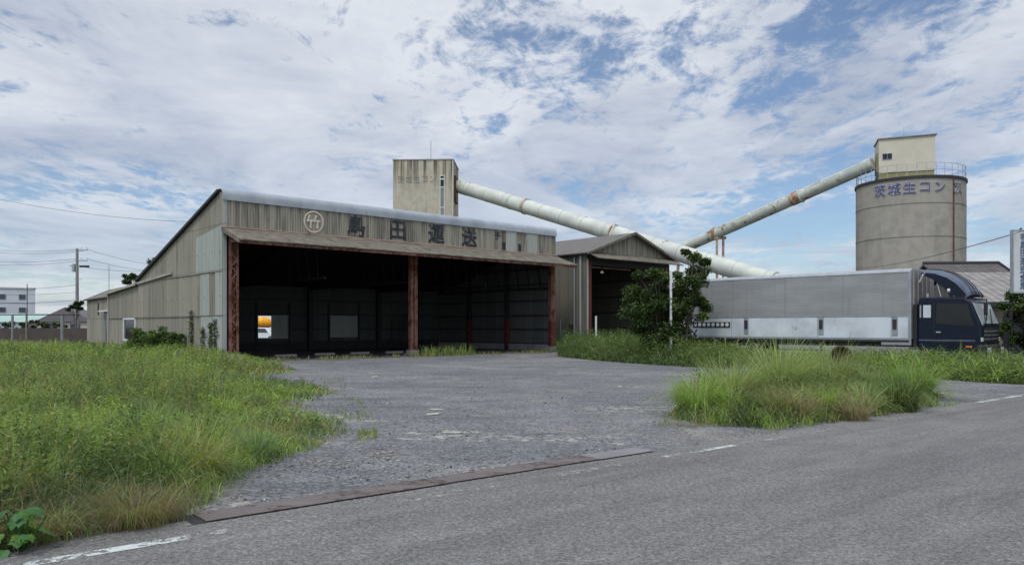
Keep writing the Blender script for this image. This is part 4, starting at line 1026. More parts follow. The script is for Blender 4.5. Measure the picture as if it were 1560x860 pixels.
# palette (linear)
GR = dict(bright=(.275, .385, .095), mid=(.205, .285, .088), deep=(.090, .135, .048), blue=(.150, .230, .105), dry=(.30, .245, .155), straw=(.42, .38, .25), olive=(.275, .270, .105), red=(.26, .19, .12))
def pick(x, y, n, weights=None):
    """patchy mixture of grass kinds over the ground"""
    a = fbm(x * .55, y * .55, 3); b_ = fbm(x * .9, y * .9, 8); d_ = fbm(x * 1.7, y * 1.7, 19); u = rng.random(n)
    c = np.tile(np.array(GR['mid']), (n, 1))
    c[(a + .18 * (u - .5)) > .56] = GR['bright']; c[(a + .2 * (u - .5)) < .42] = GR['olive']; c[(b_ + .15 * (u - .5)) > .66] = GR['blue']; c[(b_ + .2 * (u - .5)) < .38] = GR['deep']; c[(d_ + .25 * (u - .5)) > .68] = np.array(GR['deep']) * 1.2
    return c
# ================================================================== left field
def shedw(s, t): p = shed_pt(s, t); return (p.x, p.y)
pu = lambda u, v: tuple(RU * u + RV * v)[:2]
field = [pu(-14, 6.36), pu(1.2, 6.36), pu(2.0, 6.45), G(325, 768), G(352, 748), G(395, 716), G(450, 695), G(520, 668), G(545, 655), G(520, 640), G(470, 628), G(462, 612), G(505, 603), G(520, 594),
         G(470, 586), G(410, 582), G(385, 574), G(450, 569), G(455, 562), G(430, 556), G(400, 550), shedw(0.9, -1.2), shedw(-.1, -.3), shedw(-.1, 18), shedw(.4, 18), shedw(.4, 25.5), shedw(1, 34), (-64, 70), (-60, 30), (-30, 8)]
road_edge = [pu(-14, 6.36), pu(2.0, 6.36)]
lot_edge = field[2:21]
CAV = [(*G(150, 742), .34), (*G(235, 722), .30), (*G(70, 770), .25), (*G(330, 700), .22)]
def field_h(x, y):
    dr_ = edge_d(x, y, road_edge, False); dl = edge_d(x, y, lot_edge, False)
    base = .22 + .50 * fbm(x * .35, y * .35, 21) + .55 * (fbm(x * 1.5, y * 1.5, 31) - .42)
    far = np.clip((np.hypot(x, y) - 12) / 22, 0, 1); base = base * (1 - far) + (.50 + .45 * fbm(x * .3, y * .3, 5)) * far
    for (qx, qy, rr) in CAV: base = base * np.clip(.22 + (np.hypot((x - qx) / 1.5, y - qy) / rr) ** 2, 0, 1)
    return base * np.clip(.35 + dr_ / 1.1, 0, 1) * np.clip(np.where(np.hypot(x, y) < 10.5, .28, .14) + dl / np.where(np.hypot(x, y) < 10.5, 1.3, 3.2), 0, 1)
parts = []
x, y = scatter(230000, field, 4.8, 80, -46, 5); n = len(x); h = field_h(x, y) * rng.uniform(.55, 1.25, n); dist = np.hypot(x, y)
c = pick(x, y, n) * rng.normal(1, .22, (n, 1)).clip(.5, 1.6)
u = rng.random(n); c[u < .05] = np.array(GR['straw']) * rng.uniform(.6, 1.1, ((u < .05).sum(), 1)); rd_ = (fbm(x * .6, y * .6, 71) > .58) & (u > .72); c[rd_] = np.array(GR['red']) * rng.uniform(.7, 1.3, (rd_.sum(), 1))
dr_ = edge_d(x, y, road_edge, False); nd = (dr_ < 1.6) & (rng.random(n) < .40 * (1.3 - dr_ * .7)); c[nd] = np.array(GR['dry']) * rng.uniform(.5, 1.1, (nd.sum(), 1))
dl = edge_d(x, y, lot_edge, False); thin = rng.random(n) < np.clip(.25 + dl / np.where(dist < 10.5, .5, 1.2) + 1.2 * (fbm(x * 1.1, y * 1.1, 61) - .5), 0, 1)
x, y, h, dist, c = x[thin], y[thin], h[thin], dist[thin], c[thin]; n = len(x)
print('field blades', n)
parts.append(blades(np.stack([x, y], 1), h * 1.12, np.maximum(.007, .0011 * dist) * rng.uniform(.6, 1.5, n), c, .95, 4))
# broad-leaved weeds among the blades
x, y = scatter(15000, field, 4.8, 45, -46, 5); a = fbm(x * .7, y * .7, 44); k = (a > .44) & (edge_d(x, y, lot_edge, False) > .5); x, y = x[k], y[k]; n = len(x); h = field_h(x, y) * 1.05
m = 22; px_ = np.repeat(x, m); py_ = np.repeat(y, m); zz = np.tile(np.linspace(.15, 1, m), n) * np.repeat(h, m); spread = .10 * (1.2 - np.tile(np.linspace(.15, 1, m), n))
P = np.stack([px_ + rng.normal(0, 1, n * m) * spread, py_ + rng.normal(0, 1, n * m) * spread, zz], 1)
base = np.where((fbm(px_ * .8, py_ * .8, 9) > .5)[:, None], np.array(GR['deep']) * 1.15, np.array(GR['bright']) * .85)
parts.append(leaves(P, np.repeat(np.maximum(.060, .0030 * np.hypot(x, y)), m), base * rng.normal(1, .2, (n * m, 1)).clip(.5, 1.5), .35))
for k in range(46):      # arching tufts standing out of the sward
    q = (rng.uniform(-20, 420), rng.uniform(590, 770)) if k > 9 else (rng.uniform(-10, 90), rng.uniform(700, 790)); g_ = G(*q)
    if inpoly(np.array([g_[0]]), np.array([g_[1]]), field)[0]:
        a_ = rng.random(170) * 2 * np.pi; r_ = rng.random(170) ** .5 * .16; hm = rng.uniform(.45, .78)
        cc = np.array((GR['bright'], GR['olive'], GR['blue'], GR['mid'])[k % 4]) * rng.normal(1.05, .22, (170, 1)).clip(.5, 1.6)
        parts.append(blades(np.stack([g_[0] + np.cos(a_) * r_, g_[1] + np.sin(a_) * r_], 1), hm * rng.uniform(.5, 1.2, 170), np.full(170, .011), cc, np.abs(rng.normal(.9, .35, 170)).clip(.1, 1.5), 4, a_ + rng.normal(0, .5, 170)))
# thin seed stalks
x, y = scatter(2600, field, 5, 30, -46, 5); k = (edge_d(x, y, lot_edge, False) > .4); x, y = x[k], y[k]; n = len(x); h = field_h(x, y) * rng.uniform(1.05, 1.5, n)
parts.append(blades(np.stack([x, y], 1), h, np.maximum(.004, .0006 * np.hypot(x, y)), np.tile(np.array(GR['straw']) * .8, (n, 1)), .25))
# withered dark stems where the sward has collapsed
for (qx, qy, rr) in CAV:
    n = 900; a_ = rng.random(n) * 2 * np.pi; r_ = rng.random(n) ** .5 * rr * 1.5
    cc = np.array([.085, .065, .05]) * rng.uniform(.4, 2.0, (n, 1)); kk = rng.random(n) < .2; cc[kk] = np.array(GR['straw']) * rng.uniform(.4, .9, (kk.sum(), 1))
    parts.append(blades(np.stack([qx + np.cos(a_) * r_ * 1.4, qy + np.sin(a_) * r_], 1), rng.uniform(.10, .42, n), np.full(n, .007), cc, 1.25, 4))
# upright leafy stalks standing above the grass
x, y = scatter(5200, field, 5.4, 22, -46, 5); kk = (fbm(x * .6, y * .6, 101) > .50) & (edge_d(x, y, lot_edge, False) > .8) & (edge_d(x, y, road_edge, False) > .7); x, y = x[kk][:420], y[kk][:420]; n = len(x); m = 34
hh_ = field_h(x, y) * rng.uniform(1.0, 1.35, n) + .08; parts.append(blades(np.stack([x, y], 1), hh_, np.full(n, .007), np.tile(np.array([.10, .11, .045]), (n, 1)), .06))
f_ = np.tile(np.linspace(.35, 1, m), n); tone = np.repeat(np.array([GR['deep'], GR['mid'], GR['olive']])[rng.integers(0, 3, n)] * rng.uniform(.8, 1.2, (n, 1)), m, 0)
P = np.stack([np.repeat(x, m) + rng.normal(0, .010, n * m), np.repeat(y, m) + rng.normal(0, .010, n * m), f_ * np.repeat(hh_, m)], 1)
parts.append(leaves(P, np.full(n * m, .075) * (1.25 - .6 * f_), tone * rng.normal(1, .15, (n * m, 1)).clip(.5, 1.5), .28, -.35))
V, F, C_ = merge(parts); tag(np_mesh('field_grass', V, F, C_, M['leaf']), 'tall unmown green grass and weeds covering the ground left of the yard', 'grass', kind='stuff')

# thatch of dead stems along the road edge
x, y = scatter(16000, [pu(-14, 6.33), pu(2.05, 6.33), pu(1.9, 7.1), pu(-14, 7.3)], 4.6, 22, -60, 5); n = len(x)
cc = np.array(GR['dry']) * rng.uniform(.25, 1.1, (n, 1)); k = rng.random(n) < .3; cc[k] = np.array(GR['mid']) * rng.uniform(.6, 1.2, (k.sum(), 1))
v1_ = blades(np.stack([x, y], 1), rng.uniform(.10, .34, n), np.full(n, .006), cc, .95)
tag(np_mesh('dead_grass', *v1_, M['leaf']), 'brown dead grass fringe lying along the road edge', 'grass', kind='stuff')
def dry_tuft(p, n, h, label):
    a = rng.random(n) * 2 * np.pi; r = rng.random(n) ** .5 * .30
    P = np.stack([p[0] + np.cos(a) * r, p[1] + np.sin(a) * r], 1)
    cc = np.array(GR['straw']) * rng.uniform(.30, .85, (n, 1)) * [1, .88, .80]; kk = rng.random(n) < .22; cc[kk] = np.array(GR['mid']) * rng.uniform(.6, 1.1, (kk.sum(), 1))
    V, F, C_ = blades(P, rng.uniform(.35, 1.1, n) * h, np.full(n, .005), cc, 1.0, 3, a + rng.normal(0, .5, n))
    tag(np_mesh('dry_tuft', V, F, C_, M['leaf']), label, 'grass tuft', 'dry grass tufts by the gutter')
dry_tuft(pu(1.62, 6.62), 1300, .40, 'straw-brown dry grass tuft right at the left end of the steel plates')
dry_tuft(pu(.9, 6.62), 800, .30, 'smaller straw-brown dry grass tuft just left of the one at the plates')

# broad-leaved plant in the lower left corner
bp = thing('broadleaf_plant', 'plant with large lobed bright green leaves at the bottom left corner', 'plant', (*G(28, 838), 0))
def big_leaf(name, c, size, yaw, pitch, mt):
    b = MB(); out = [(0, 0), (.28, -.10), (.50, .12), (.44, .38), (.62, .60), (.34, .70), (.18, .92), (0, 1.12), (-.18, .92), (-.34, .70), (-.62, .60), (-.44, .38), (-.50, .12), (-.28, -.10)]
    mtx = Matrix.Translation(c) @ Matrix.Rotation(yaw, 4, 'Z') @ Matrix.Rotation(pitch, 4, 'X')
    vs = [mtx @ Vector((px * size, py * size, -.12 * abs(px) * size - .22 * py * py * size)) for px, py in out] + [mtx @ Vector((0, .45 * size, -.02 * size))]
    b.v = [tuple(v) for v in vs]; b.f = [(i, (i + 1) % 14, 14) for i in range(14)]
    return b
def m_bigleaf(name, c):
    t = NT(name); n = t.noise(18, 4); v_ = t.noise(5, 3)
    col = t.val(c, t.rng(n, .3, .7, .8, 1.2)); col = t.mix(t.rng(v_, .5, .7, 0, .3), col, tuple(k * 1.3 for k in c)); t.end(col, .5)
    tr = t.N('ShaderNodeBsdfTranslucent'); t.L(t.mix(1.0, col, (1.2, 1.3, .5), 'MULTIPLY'), tr.inputs[0]); mx = t.N('ShaderNodeMixShader'); mx.inputs[0].default_value = .3
    t.L(t.b.outputs[0], mx.inputs[1]); t.L(tr.outputs[0], mx.inputs[2]); t.L(mx.outputs[0], t.out.inputs[0]); return t.m
M['bl1'] = m_bigleaf('lobed_leaf_bright', (.085, .20, .028)); M['bl2'] = m_bigleaf('lobed_leaf_deep', (.045, .13, .035))
allb = {0: MB(), 1: MB()}; stem = MB()
random.seed(3)
for k in range(34):
    a = random.uniform(0, 2 * math.pi); r = random.uniform(.02, .20); z = random.uniform(.04, .42) * (1 - .6 * r / .24)
    c = Vector((r * math.cos(a), r * math.sin(a), z)); s = random.uniform(.055, .10)
    lb = big_leaf('leaf', c, s, a - math.pi / 2 + random.uniform(-.6, .6), random.uniform(-.9, -.1), 0)
    t_ = allb[0 if z > .12 and random.random() < .75 else 1]; o0 = len(t_.v); t_.v += lb.v; t_.f += [tuple(i + o0 for i in f) for f in lb.f]
    stem.tube((c.x * .2, c.y * .2, 0), c, .004, None, 4)
allb[0].build('leaves', M['bl1'], bp); allb[1].build('lower_leaves', M['bl2'], bp); stem.build('stems', M['bl2'], bp)

# ================================================================== weed island in front, belt of weeds behind
island = [G(1022, 636), G(1060, 645), G(1130, 651), G(1190, 654), G(1290, 641), G(1380, 628), G(1428, 618), G(1432, 604), G(1400, 590), G(1330, 578), G(1250, 572), G(1150, 577), G(1075, 590), G(1035, 612)]
def arch_tuft(p, n, h, rad, base, wd=.010, spread=1.0):
    a = rng.random(n) * 2 * np.pi; r = rng.random(n) ** .5 * rad
    P = np.stack([p[0] + np.cos(a) * r, p[1] + np.sin(a) * r], 1); hh_ = h * rng.uniform(.55, 1.2, n)
    c = np.array(base) * rng.normal(1, .25, (n, 1)).clip(.45, 1.7); k = rng.random(n) < .10; c[k] = np.array(GR['straw']) * rng.uniform(.5, 1.1, (k.sum(), 1))
    be = np.abs(rng.normal(.75, .35, n)).clip(.05, 1.5) * spread
    return blades(P, hh_, np.full(n, wd) * rng.uniform(.6, 1.4, n), c, be, 4, a + rng.normal(0, .45, n))
SG = (.315, .385, .165)
specs = [((1190, 612), 1.25, 1500, SG, 'tallest arching silver-grass clump in the middle of the weed island'),
         ((1110, 622), .98, 1100, SG, 'arching grass clump left of the tallest one in the weed island'),
         ((1065, 632), .74, 900, (.27, .39, .11), 'low bright grass clump at the left tip of the weed island'),
         ((1390, 606), .86, 1100, (.24, .36, .10), 'bright green grass clump at the right tip of the weed island'),
         ((1265, 600), 1.10, 1200, (.26, .32, .135), 'arching grass clump just right of the tallest one in the weed island')]
for (q, h, n, base, lb) in specs:
    V, F, C_ = arch_tuft(G(*q), n, h * 1.06, .34, base, .015)
    tag(np_mesh('silver_grass_clump', V, F, C_, M['leaf']), lb, 'grass clump', 'silver grass clumps of the weed island')
parts = []
x, y = scatter(60000, island, 9, 28, 5, 40); n = len(x); e = edge_d(x, y, island)
h = (.22 + .55 * fbm(x * .8, y * .8, 77)) * np.clip(.3 + e / .9, 0, 1) * 1.05
c = pick(x * 1.4 + 9, y * 1.4, n) * rng.normal(1, .22, (n, 1)).clip(.5, 1.6); k = rng.random(n) < .10; c[k] = np.array(GR['dry']) * rng.uniform(.4, 1.0, (k.sum(), 1))
parts.append(blades(np.stack([x, y], 1), h * rng.uniform(.6, 1.2, n), 0.015 * rng.uniform(.6, 1.6, n), c, .9, 4))
print('island', n)
for k in range(40):      # smaller arching tufts that run together
    q = (rng.uniform(1040, 1415), rng.uniform(590, 640)); g_ = G(*q)
    if inpoly(np.array([g_[0]]), np.array([g_[1]]), island)[0]: parts.append(arch_tuft(g_, 260, rng.uniform(.45, .8), .2, (SG, GR['bright'], GR['olive'], GR['deep'], GR['blue'], GR['dry'])[k % 6], .013))
x, y = scatter(4200, island, 9, 28, 5, 40); a_ = fbm(x, y, 12); k = a_ > .43; x, y = x[k], y[k]; n = len(x); m = 18
hh_ = rng.uniform(.35, .75, n) * np.clip(.4 + edge_d(x, y, island), 0, 1); f_ = np.tile(np.linspace(.1, 1, m), n)
P = np.stack([np.repeat(x, m) + rng.normal(0, .07, n * m), np.repeat(y, m) + rng.normal(0, .07, n * m), f_ * np.repeat(hh_, m)], 1)
parts.append(leaves(P, np.full(n * m, .068), np.array(GR['deep']) * 1.0 * np.repeat(rng.uniform(.7, 1.9, (n, 1)), m, 0) * rng.normal(1, .2, (n * m, 1)).clip(.4, 1.6), .35))
V, F, C_ = merge(parts); tag(np_mesh('island_weeds', V, F, C_, M['leaf']), 'tangled weeds filling the island between the clumps beside the road', 'weeds', kind='stuff')

belt = [shedw(21.2, -.8), G(850, 543), G(900, 548), G(960, 553), G(1040, 558), G(1110, 562), G(1190, 558), G(1290, 565), G(1380, 573), G(1450, 579), G(1530, 584), G(1700, 592), (30, 26), (23.5, 30.5), (21.5, 29), (19.3, 25.6), (15.2, 27.6), (8.0, 35.0), (12, 42), (14, 47), shedw(33, -1.5), shedw(24.5, -1.2), shedw(23.6, 2.5), shedw(21.2, 2.5)]
x, y = scatter(150000, belt, 18, 60, -5, 44); n = len(x); dist = np.hypot(x, y); front = edge_d(x, y, belt[1:12], False)
base = (.60 + .60 * fbm(x * .5, y * .5, 55)) * np.clip(.35 + front / 1.3, 0, 1)
tall = np.clip((9.5 - x) / 3, 0, 1); base = base * (1 - tall) + tall * (1.0 + .5 * fbm(x * .5, y * .5, 91)) * np.clip(.25 + front / 2.0, 0, 1)
tl = np.abs((x - 8.13) * .724 + (y - 36.2) * .69); base = base * np.where((tl < 2.6) & (x > 8.5), 1.30, 1.0)
h = base * rng.uniform(.6, 1.15, n)
c = pick(x * .9 + 30, y * .9, n) * rng.normal(1, .22, (n, 1)).clip(.5, 1.6)
c = np.where((tall[:, None] > rng.random((n, 1))), np.array(GR['deep']) * 1.05 * rng.normal(1, .3, (n, 1)).clip(.5, 2), c)
k = rng.random(n) < .07; c[k] = np.array(GR['straw']) * rng.uniform(.5, 1.0, (k.sum(), 1))
print('belt', n)
parts = [blades(np.stack([x, y], 1), h * rng.uniform(.7, 1.2, n), .0014 * dist * rng.uniform(.5, 1.6, n), c, .95, 4)]
x, y = scatter(17000, belt, 18, 60, -5, 44); n = len(x); tall = np.clip((9.5 - x) / 3, 0, 1); front = edge_d(x, y, belt[1:12], False); m = 20
hh_ = (.72 + .58 * tall) * rng.uniform(.6, 1.15, n) * np.clip(.35 + front / 1.6, 0, 1); f_ = np.tile(np.linspace(.1, 1, m), n)
P = np.stack([np.repeat(x, m) + rng.normal(0, .10, n * m), np.repeat(y, m) + rng.normal(0, .10, n * m), f_ * np.repeat(hh_, m)], 1)
bc = np.where((np.repeat(fbm(x * .6, y * .6, 14), m) > .46)[:, None], np.array(GR['deep']) * 1.15, np.array(GR['mid']) * .75)
parts.append(leaves(P, np.full(n * m, .12), bc * rng.normal(1, .25, (n * m, 1)).clip(.4, 1.6), .3))
V, F, C_ = merge(parts); tag(np_mesh('weed_belt', V, F, C_, M['leaf']), 'belt of tall green weeds in front of the lorry and the gabled shed', 'weeds', kind='stuff')

# sparse growth: shed threshold, yard edges, cracks
parts = []
def strip(poly, n, h, r0, r1, a0=-30, a1=44, thr=.45, sc=.8, col='mid', wd=.0012):
    x, y = scatter(n, poly, r0, r1, a0, a1); k = fbm(x * sc, y * sc, 66) > thr; x, y = x[k], y[k]; n = len(x)
    if n == 0: return
    c = (np.array(GR[col]) * .6 + pick(x, y, n) * .4) * rng.normal(1, .25, (n, 1)).clip(.5, 1.6); k = rng.random(n) < .15; c[k] = np.array(GR['straw']) * rng.uniform(.5, 1.0, (k.sum(), 1))
    parts.append(blades(np.stack([x, y], 1), rng.uniform(.4, 1.2, n) * h, np.maximum(.006, wd * np.hypot(x, y)), c, .6))
strip([shedw(1, -1.9), shedw(21.2, -1.9), shedw(21.2, -.2), shedw(1, -.2)], 60000, .22, 30, 52, thr=.42, sc=.7, col='olive')
strip([shedw(10.4, -1.6), shedw(13.2, -1.7), shedw(13.2, -.2), shedw(10.4, -.3)], 90000, .62, 34, 48, thr=.3, sc=1.0, col='bright')
strip([G(400, 700), G(560, 668), G(575, 640), G(520, 575), G(430, 575)], 30000, .10, 7, 26, thr=.55, sc=1.2, col='mid')
strip([G(1000, 660), G(1200, 668), G(1200, 640), G(1010, 630)], 14000, .08, 9, 16, 5, 40, thr=.5, sc=1.5, col='olive')
strip([G(545, 672), G(575, 668), G(575, 655), G(548, 655)], 9000, .10, 9, 13, -20, 0, thr=.3, sc=2)
strip([G(1250, 600), G(1440, 620), G(1475, 612), G(1440, 600)], 9000, .08, 14, 22, 20, 40, thr=.5, sc=1.5)
V, F, C_ = merge(parts); tag(np_mesh('threshold_grass', V, F, C_, M['leaf']), 'thin grass growing along the shed front and through the broken yard', 'grass', kind='stuff')

# loose stones on the yard and bits on the road shoulder
n = 5200
x, y = scatter(16000, [pu(1.5, 6.7), pu(9, 6.65), pu(22, 6.6), (17, 24), (0, 36), (-9, 30), (-5, 12)], 6, 34, -25, 40)
k = fbm(x * .8, y * .8, 33) > .42; x, y = x[k][:n], y[k][:n]; n = len(x); r = rng.lognormal(-4.75, .38, n)
oct_ = np.array([(1, 0, 0), (-1, 0, 0), (0, 1, 0), (0, -1, 0), (0, 0, .8), (0, 0, -.5)]); fs = np.array([(0, 2, 4), (2, 1, 4), (1, 3, 4), (3, 0, 4), (2, 0, 5), (1, 2, 5), (3, 1, 5), (0, 3, 5)])
V = (oct_[None] * r[:, None, None] * rng.uniform(.6, 1.4, (n, 6, 1)) + np.stack([x, y, r * .2], 1)[:, None]).reshape(-1, 3)
F = (fs[None] + 6 * np.arange(n)[:, None, None]).reshape(-1, 3)
g_ = rng.choice([.10, .17, .24, .40], n, p=[.3, .4, .25, .05]); C_ = np.repeat(np.stack([g_, g_ * 1.02, g_ * 1.05], 1), 6, 0)
t = NT('loose_stone'); q_ = t.N('ShaderNodeAttribute'); q_.attribute_name = 'tint'; M['stone'] = t.end(q_.outputs['Color'], .9)
tag(np_mesh('loose_gravel', V, F, C_, M['stone']), 'loose grey stones scattered over the yard', 'gravel', kind='stuff')

# cluster of broken pale pieces where the surface has crumbled near the plates
n = 260; k = rng.random(n) < .6
cpx = np.where(k, rng.normal(583, 22, n), rng.normal(505, 26, n)); cpy = np.where(k, rng.normal(692, 5, n), rng.normal(706, 6, n)); pos = np.array([G(a, b_) for a, b_ in zip(cpx, cpy)])
r = rng.lognormal(-4.35, .6, n).clip(.004, .045); V = (oct_[None] * r[:, None, None] * rng.uniform(.5, 1.5, (n, 6, 1)) * [1.3, 1, .22] + np.concatenate([pos, np.zeros((n, 1))], 1)[:, None]).reshape(-1, 3)
F = (fs[None] + 6 * np.arange(n)[:, None, None]).reshape(-1, 3); C_ = np.repeat(np.array([.36, .34, .30])[None] * rng.uniform(.4, 1.1, (n, 1)), 6, 0)
tag(np_mesh('broken_chips', V, F, C_, M['stone']), 'crumbled pale chips on the yard above the steel plates', 'gravel', kind='stuff')

# ================================================================== trees
def tree(name, label, base, H, crown, nl, leaf, col, trunk_r=.09, clumps=34, lean=(0, 0), group=None, low=.2, mat='leaf_dark', sub=None, inner=.35):
    """crown: (rx, ry, rz, cz): tapered trunk and limbs, uneven clumps of leaves with gaps"""
    o = thing(name, label, 'tree', tuple(base), 0, group); b = MB(); rx, ry, rz, cz = crown
    pts = [Vector((0, 0, 0))]; 
    for k in range(1, 6): pts.append(Vector((lean[0] * k / 5 + random.uniform(-.06, .06), lean[1] * k / 5 + random.uniform(-.06, .06), cz * k / 5)))
    for k in range(5): b.tube(pts[k], pts[k + 1], trunk_r * (1 - k * .13), trunk_r * (1 - (k + 1) * .13), 8)
    cen = []
    while len(cen) < clumps:
        v = Vector((random.gauss(0, 1), random.gauss(0, 1), random.gauss(0, 1))).normalized() * random.uniform(inner, 1.0)
        p = Vector((v.x * rx + lean[0], v.y * ry + lean[1], v.z * rz + cz)) * 1.0
        if p.z < low: continue
        cen.append(p); s = pts[random.randint(2, 5)]; md = (s + p) / 2 + Vector((random.uniform(-.1, .1), random.uniform(-.1, .1), random.uniform(0, .15) * rz))
        b.tube(s, md, trunk_r * .35, trunk_r * .22, 5); b.tube(md, p, trunk_r * .22, trunk_r * .08, 5)
    b.build('trunk', M['bark'], o)
    w_ = np.array([random.uniform(.5, 1.6) for _ in cen]); w_ /= w_.sum(); Ps, Cs = [], []
    for p, f in zip(cen, w_):
        m = int(nl * f); sz = min(rx, rz) * random.uniform(.16, .34)
        q = rng.normal(0, 1, (m, 3)); q /= np.linalg.norm(q, axis=1)[:, None]; q *= (rng.random((m, 1)) ** .45) * sz * [1.15, 1.15, .8]
        Ps.append(q + np.array(p)); k = random.uniform(.75, 1.3); cc = leaf_col(np.array(col) * k, m, .22)
        if sub is not None and random.random() < .3: cc = leaf_col(np.array(sub), m, .2)
        Cs.append(cc)
    P = np.concatenate(Ps); C_ = np.concatenate(Cs); k = P[:, 2] > .05; P, C_ = P[k], C_[k]
    V, F, C2 = leaves(P, np.full(len(P), leaf), C_, .5, .15); np_mesh('crown', V, F, C2, M[mat], o)
    return o
random.seed(21)
tree('leafy_tree', 'dense dark green tree in front of the gabled shed and the rear of the lorry', at(1008, 34.0), 5, (1.55, 1.3, 1.95, 2.35), 22000, .13, (.040, .070, .024), .09, 54, (-.2, 0), 'trees by the yard', .6, sub=(.075, .115, .03))
tree('leafy_tree', 'taller looser green tree top with light showing through, right of the pale post', at(1046, 33.4), 5, (1.05, .95, 1.75, 3.2), 15000, .13, (.055, .088, .028), .07, 38, (.05, 0), 'trees by the yard', .6, sub=(.085, .12, .03))
tree('leafy_tree', 'bright green shrubby tree at the right edge below the sign board', at(1560, 30.5), 3, (1.05, .9, 1.25, 2.0), 13000, .12, (.045, .085, .022), .06, 30, (0, 0), 'trees by the yard', .1, sub=(.075, .12, .03))
tree('leafy_tree', 'dark bush added in place of dark vehicles and shadow at the right edge under the sign', at(1592, 29.5), 3, (1.2, 1.0, 1.3, 1.2), 13000, .12, (.02, .035, .015), .06, 30, (0, 0), 'trees by the yard', .1)  # bush added to stand in for dark vehicles and shadow beside the cab
tree('far_tree', 'round dark tree crown rising behind the roof of the rear store', at(197, 74), 6, (1.15, 1.1, .55, 6.05), 3500, .20, (.04, .062, .022), .12, 16, (.1, 0), 'trees behind the building', 3)
tree('far_tree', 'small dark tree top peeping over the steep shed roof, right of the round crown', at(240, 76), 7, (.9, .9, .7, 7.9), 2500, .20, (.04, .062, .022), .12, 12, (0, 0), 'trees behind the building', 4)
tree('far_tree', 'small dark tree beside the utility pole at the far end of the low store', at(116, 66), 4, (.75, .7, .55, 3.3), 2500, .18, (.03, .05, .02), .10, 12, (0, 0), 'trees behind the building', 1)
random.seed(5)
tree('wall_bush', 'lower leafy green bush against the beige side wall, just right of the window', shed_pt(-.7, 8.7), 2, (.9, 1.5, .75, .70), 11000, .11, (.085, .145, .042), .03, 30, (0, 0), 'bushes along the side wall', .05, sub=(.075, .12, .03))
tree('wall_bush', 'taller green bush against the side wall, between the lower bush and the pale sheets', shed_pt(-.7, 5.0), 2, (.9, 1.9, .85, .80), 10000, .11, (.085, .15, .042), .03, 30, (0, 0), 'bushes along the side wall', .05, sub=(.075, .12, .03))
# climbers on the pale sheets
for (t_, z1, lb) in ((3.7, 2.3, 'tall narrow climber on the side wall beside the bush'), (2.2, 1.5, 'short climber on the pale sheets between two others'), (1.3, 1.7, 'leafy climber on the lower pale sheets near the front corner'), (.75, 1.9, 'thin climber nearest the front corner post of the shed')):
    n = 420; zz = rng.random(n) * z1; wv = .07 + .07 * np.abs(np.sin(zz * 3 + t_))
    tt = t_ + rng.normal(0, 1, n) * wv; P = np.array([tuple(shed_pt(-.06 - abs(rng.normal(0, .04)), a, c_)) for a, c_ in zip(tt, zz)])
    V, F, C_ = leaves(P, np.full(n, .09), leaf_col((.06, .075, .035), n), .7); tag(np_mesh('wall_climber', V, F, C_, M['leaf_dark']), lb, 'climber', 'climbers on the side wall')
# dark thistle-like weed at the left of the island
n = 900; P = rng.normal(0, 1, (n, 3)) * [.16, .16, .2] + [*G(1078, 607), .38]
V, F, C_ = leaves(P, np.full(n, .06), leaf_col((.03, .05, .028), n), .5); tag(np_mesh('dark_shrub', V, F, C_, M['leaf_dark']), 'small dark blue-green shrub at the back left of the weed island', 'shrub')

# ================================================================== far left: wall, posts, pole, buildings
M['block'] = m_concrete('dark_block_wall', (.075, .062, .056), .5, 1.0)
tag(bx('block_wall', M['block'], None, -52, -30.5, 60.0, 60.2, 0, 1.42), 'long dark brown-grey block wall beyond the grass field', 'wall')
cp = post('fence_post', 'thick concrete fence post beside the low end store', 'post', at(95, 56), 2.35, .12, M['polec'], 8, 'posts beyond the grass field')
post('fence_post', 'thinner pale post in the middle of the row before the block wall', 'post', at(40, 56), 2.9, .05, M['polec'], 8, 'posts beyond the grass field')
post('fence_post', 'pale fence post farthest left before the block wall', 'post', at(19, 54), 2.4, .08, M['polec'], 8, 'posts beyond the grass field')
tag(MB().tube(at(-80, 56, 479), at(122, 56, 479), .04).build('pipe_rail', M['dark']), 'dark horizontal pipe rail on top of the posts before the block wall', 'rail')
up = thing('utility_pole', 'tall concrete utility pole with crossarms and transformer at the far left', 'utility pole', at(117.5, 80))
MB().tube((0, 0, 0), (0, 0, 9.6), .19, .13, 12).build('pole', M['polec'], up, smooth='auto')
for z in (9.45, 8.35): 
    a_ = MB().box(-.2, 1.1, -.05, .05, z - .06, z + .03).build('crossarm', M['alu'], up)
    b = MB(); [b.tube((q, 0, z + .03), (q, 0, z + .28), .05, None, 8) for q in (.45, 1.0)]; b.build('insulator', M['white'], a_)
bx('switch_box', M['dark'], up, .3, 1.2, -.15, .15, 7.65, 7.85); bx('bracket', M['alu'], up, -.75, .3, -.06, .06, 7.75, 7.85)
MB().tube((-.35, 0, 7.2), (-.35, 0, 8.0), .19, None, 12).build('transformer', M['alu'], up, smooth='auto')
bx('pole_step', M['alu'], up, -.3, .5, -.03, .03, 6.4, 6.46)
def wire(pts, r, label, sag=.3):
    P, Q = Vector(pts[0]), Vector(pts[1]); L_ = [P.lerp(Q, k / 14) - Vector((0, 0, sag * 4 * (k / 14) * (1 - k / 14))) for k in range(15)]
    tag(MB().path(L_, r, 4).build('overhead_wire', M['wire']), label, 'wire', 'overhead wires')
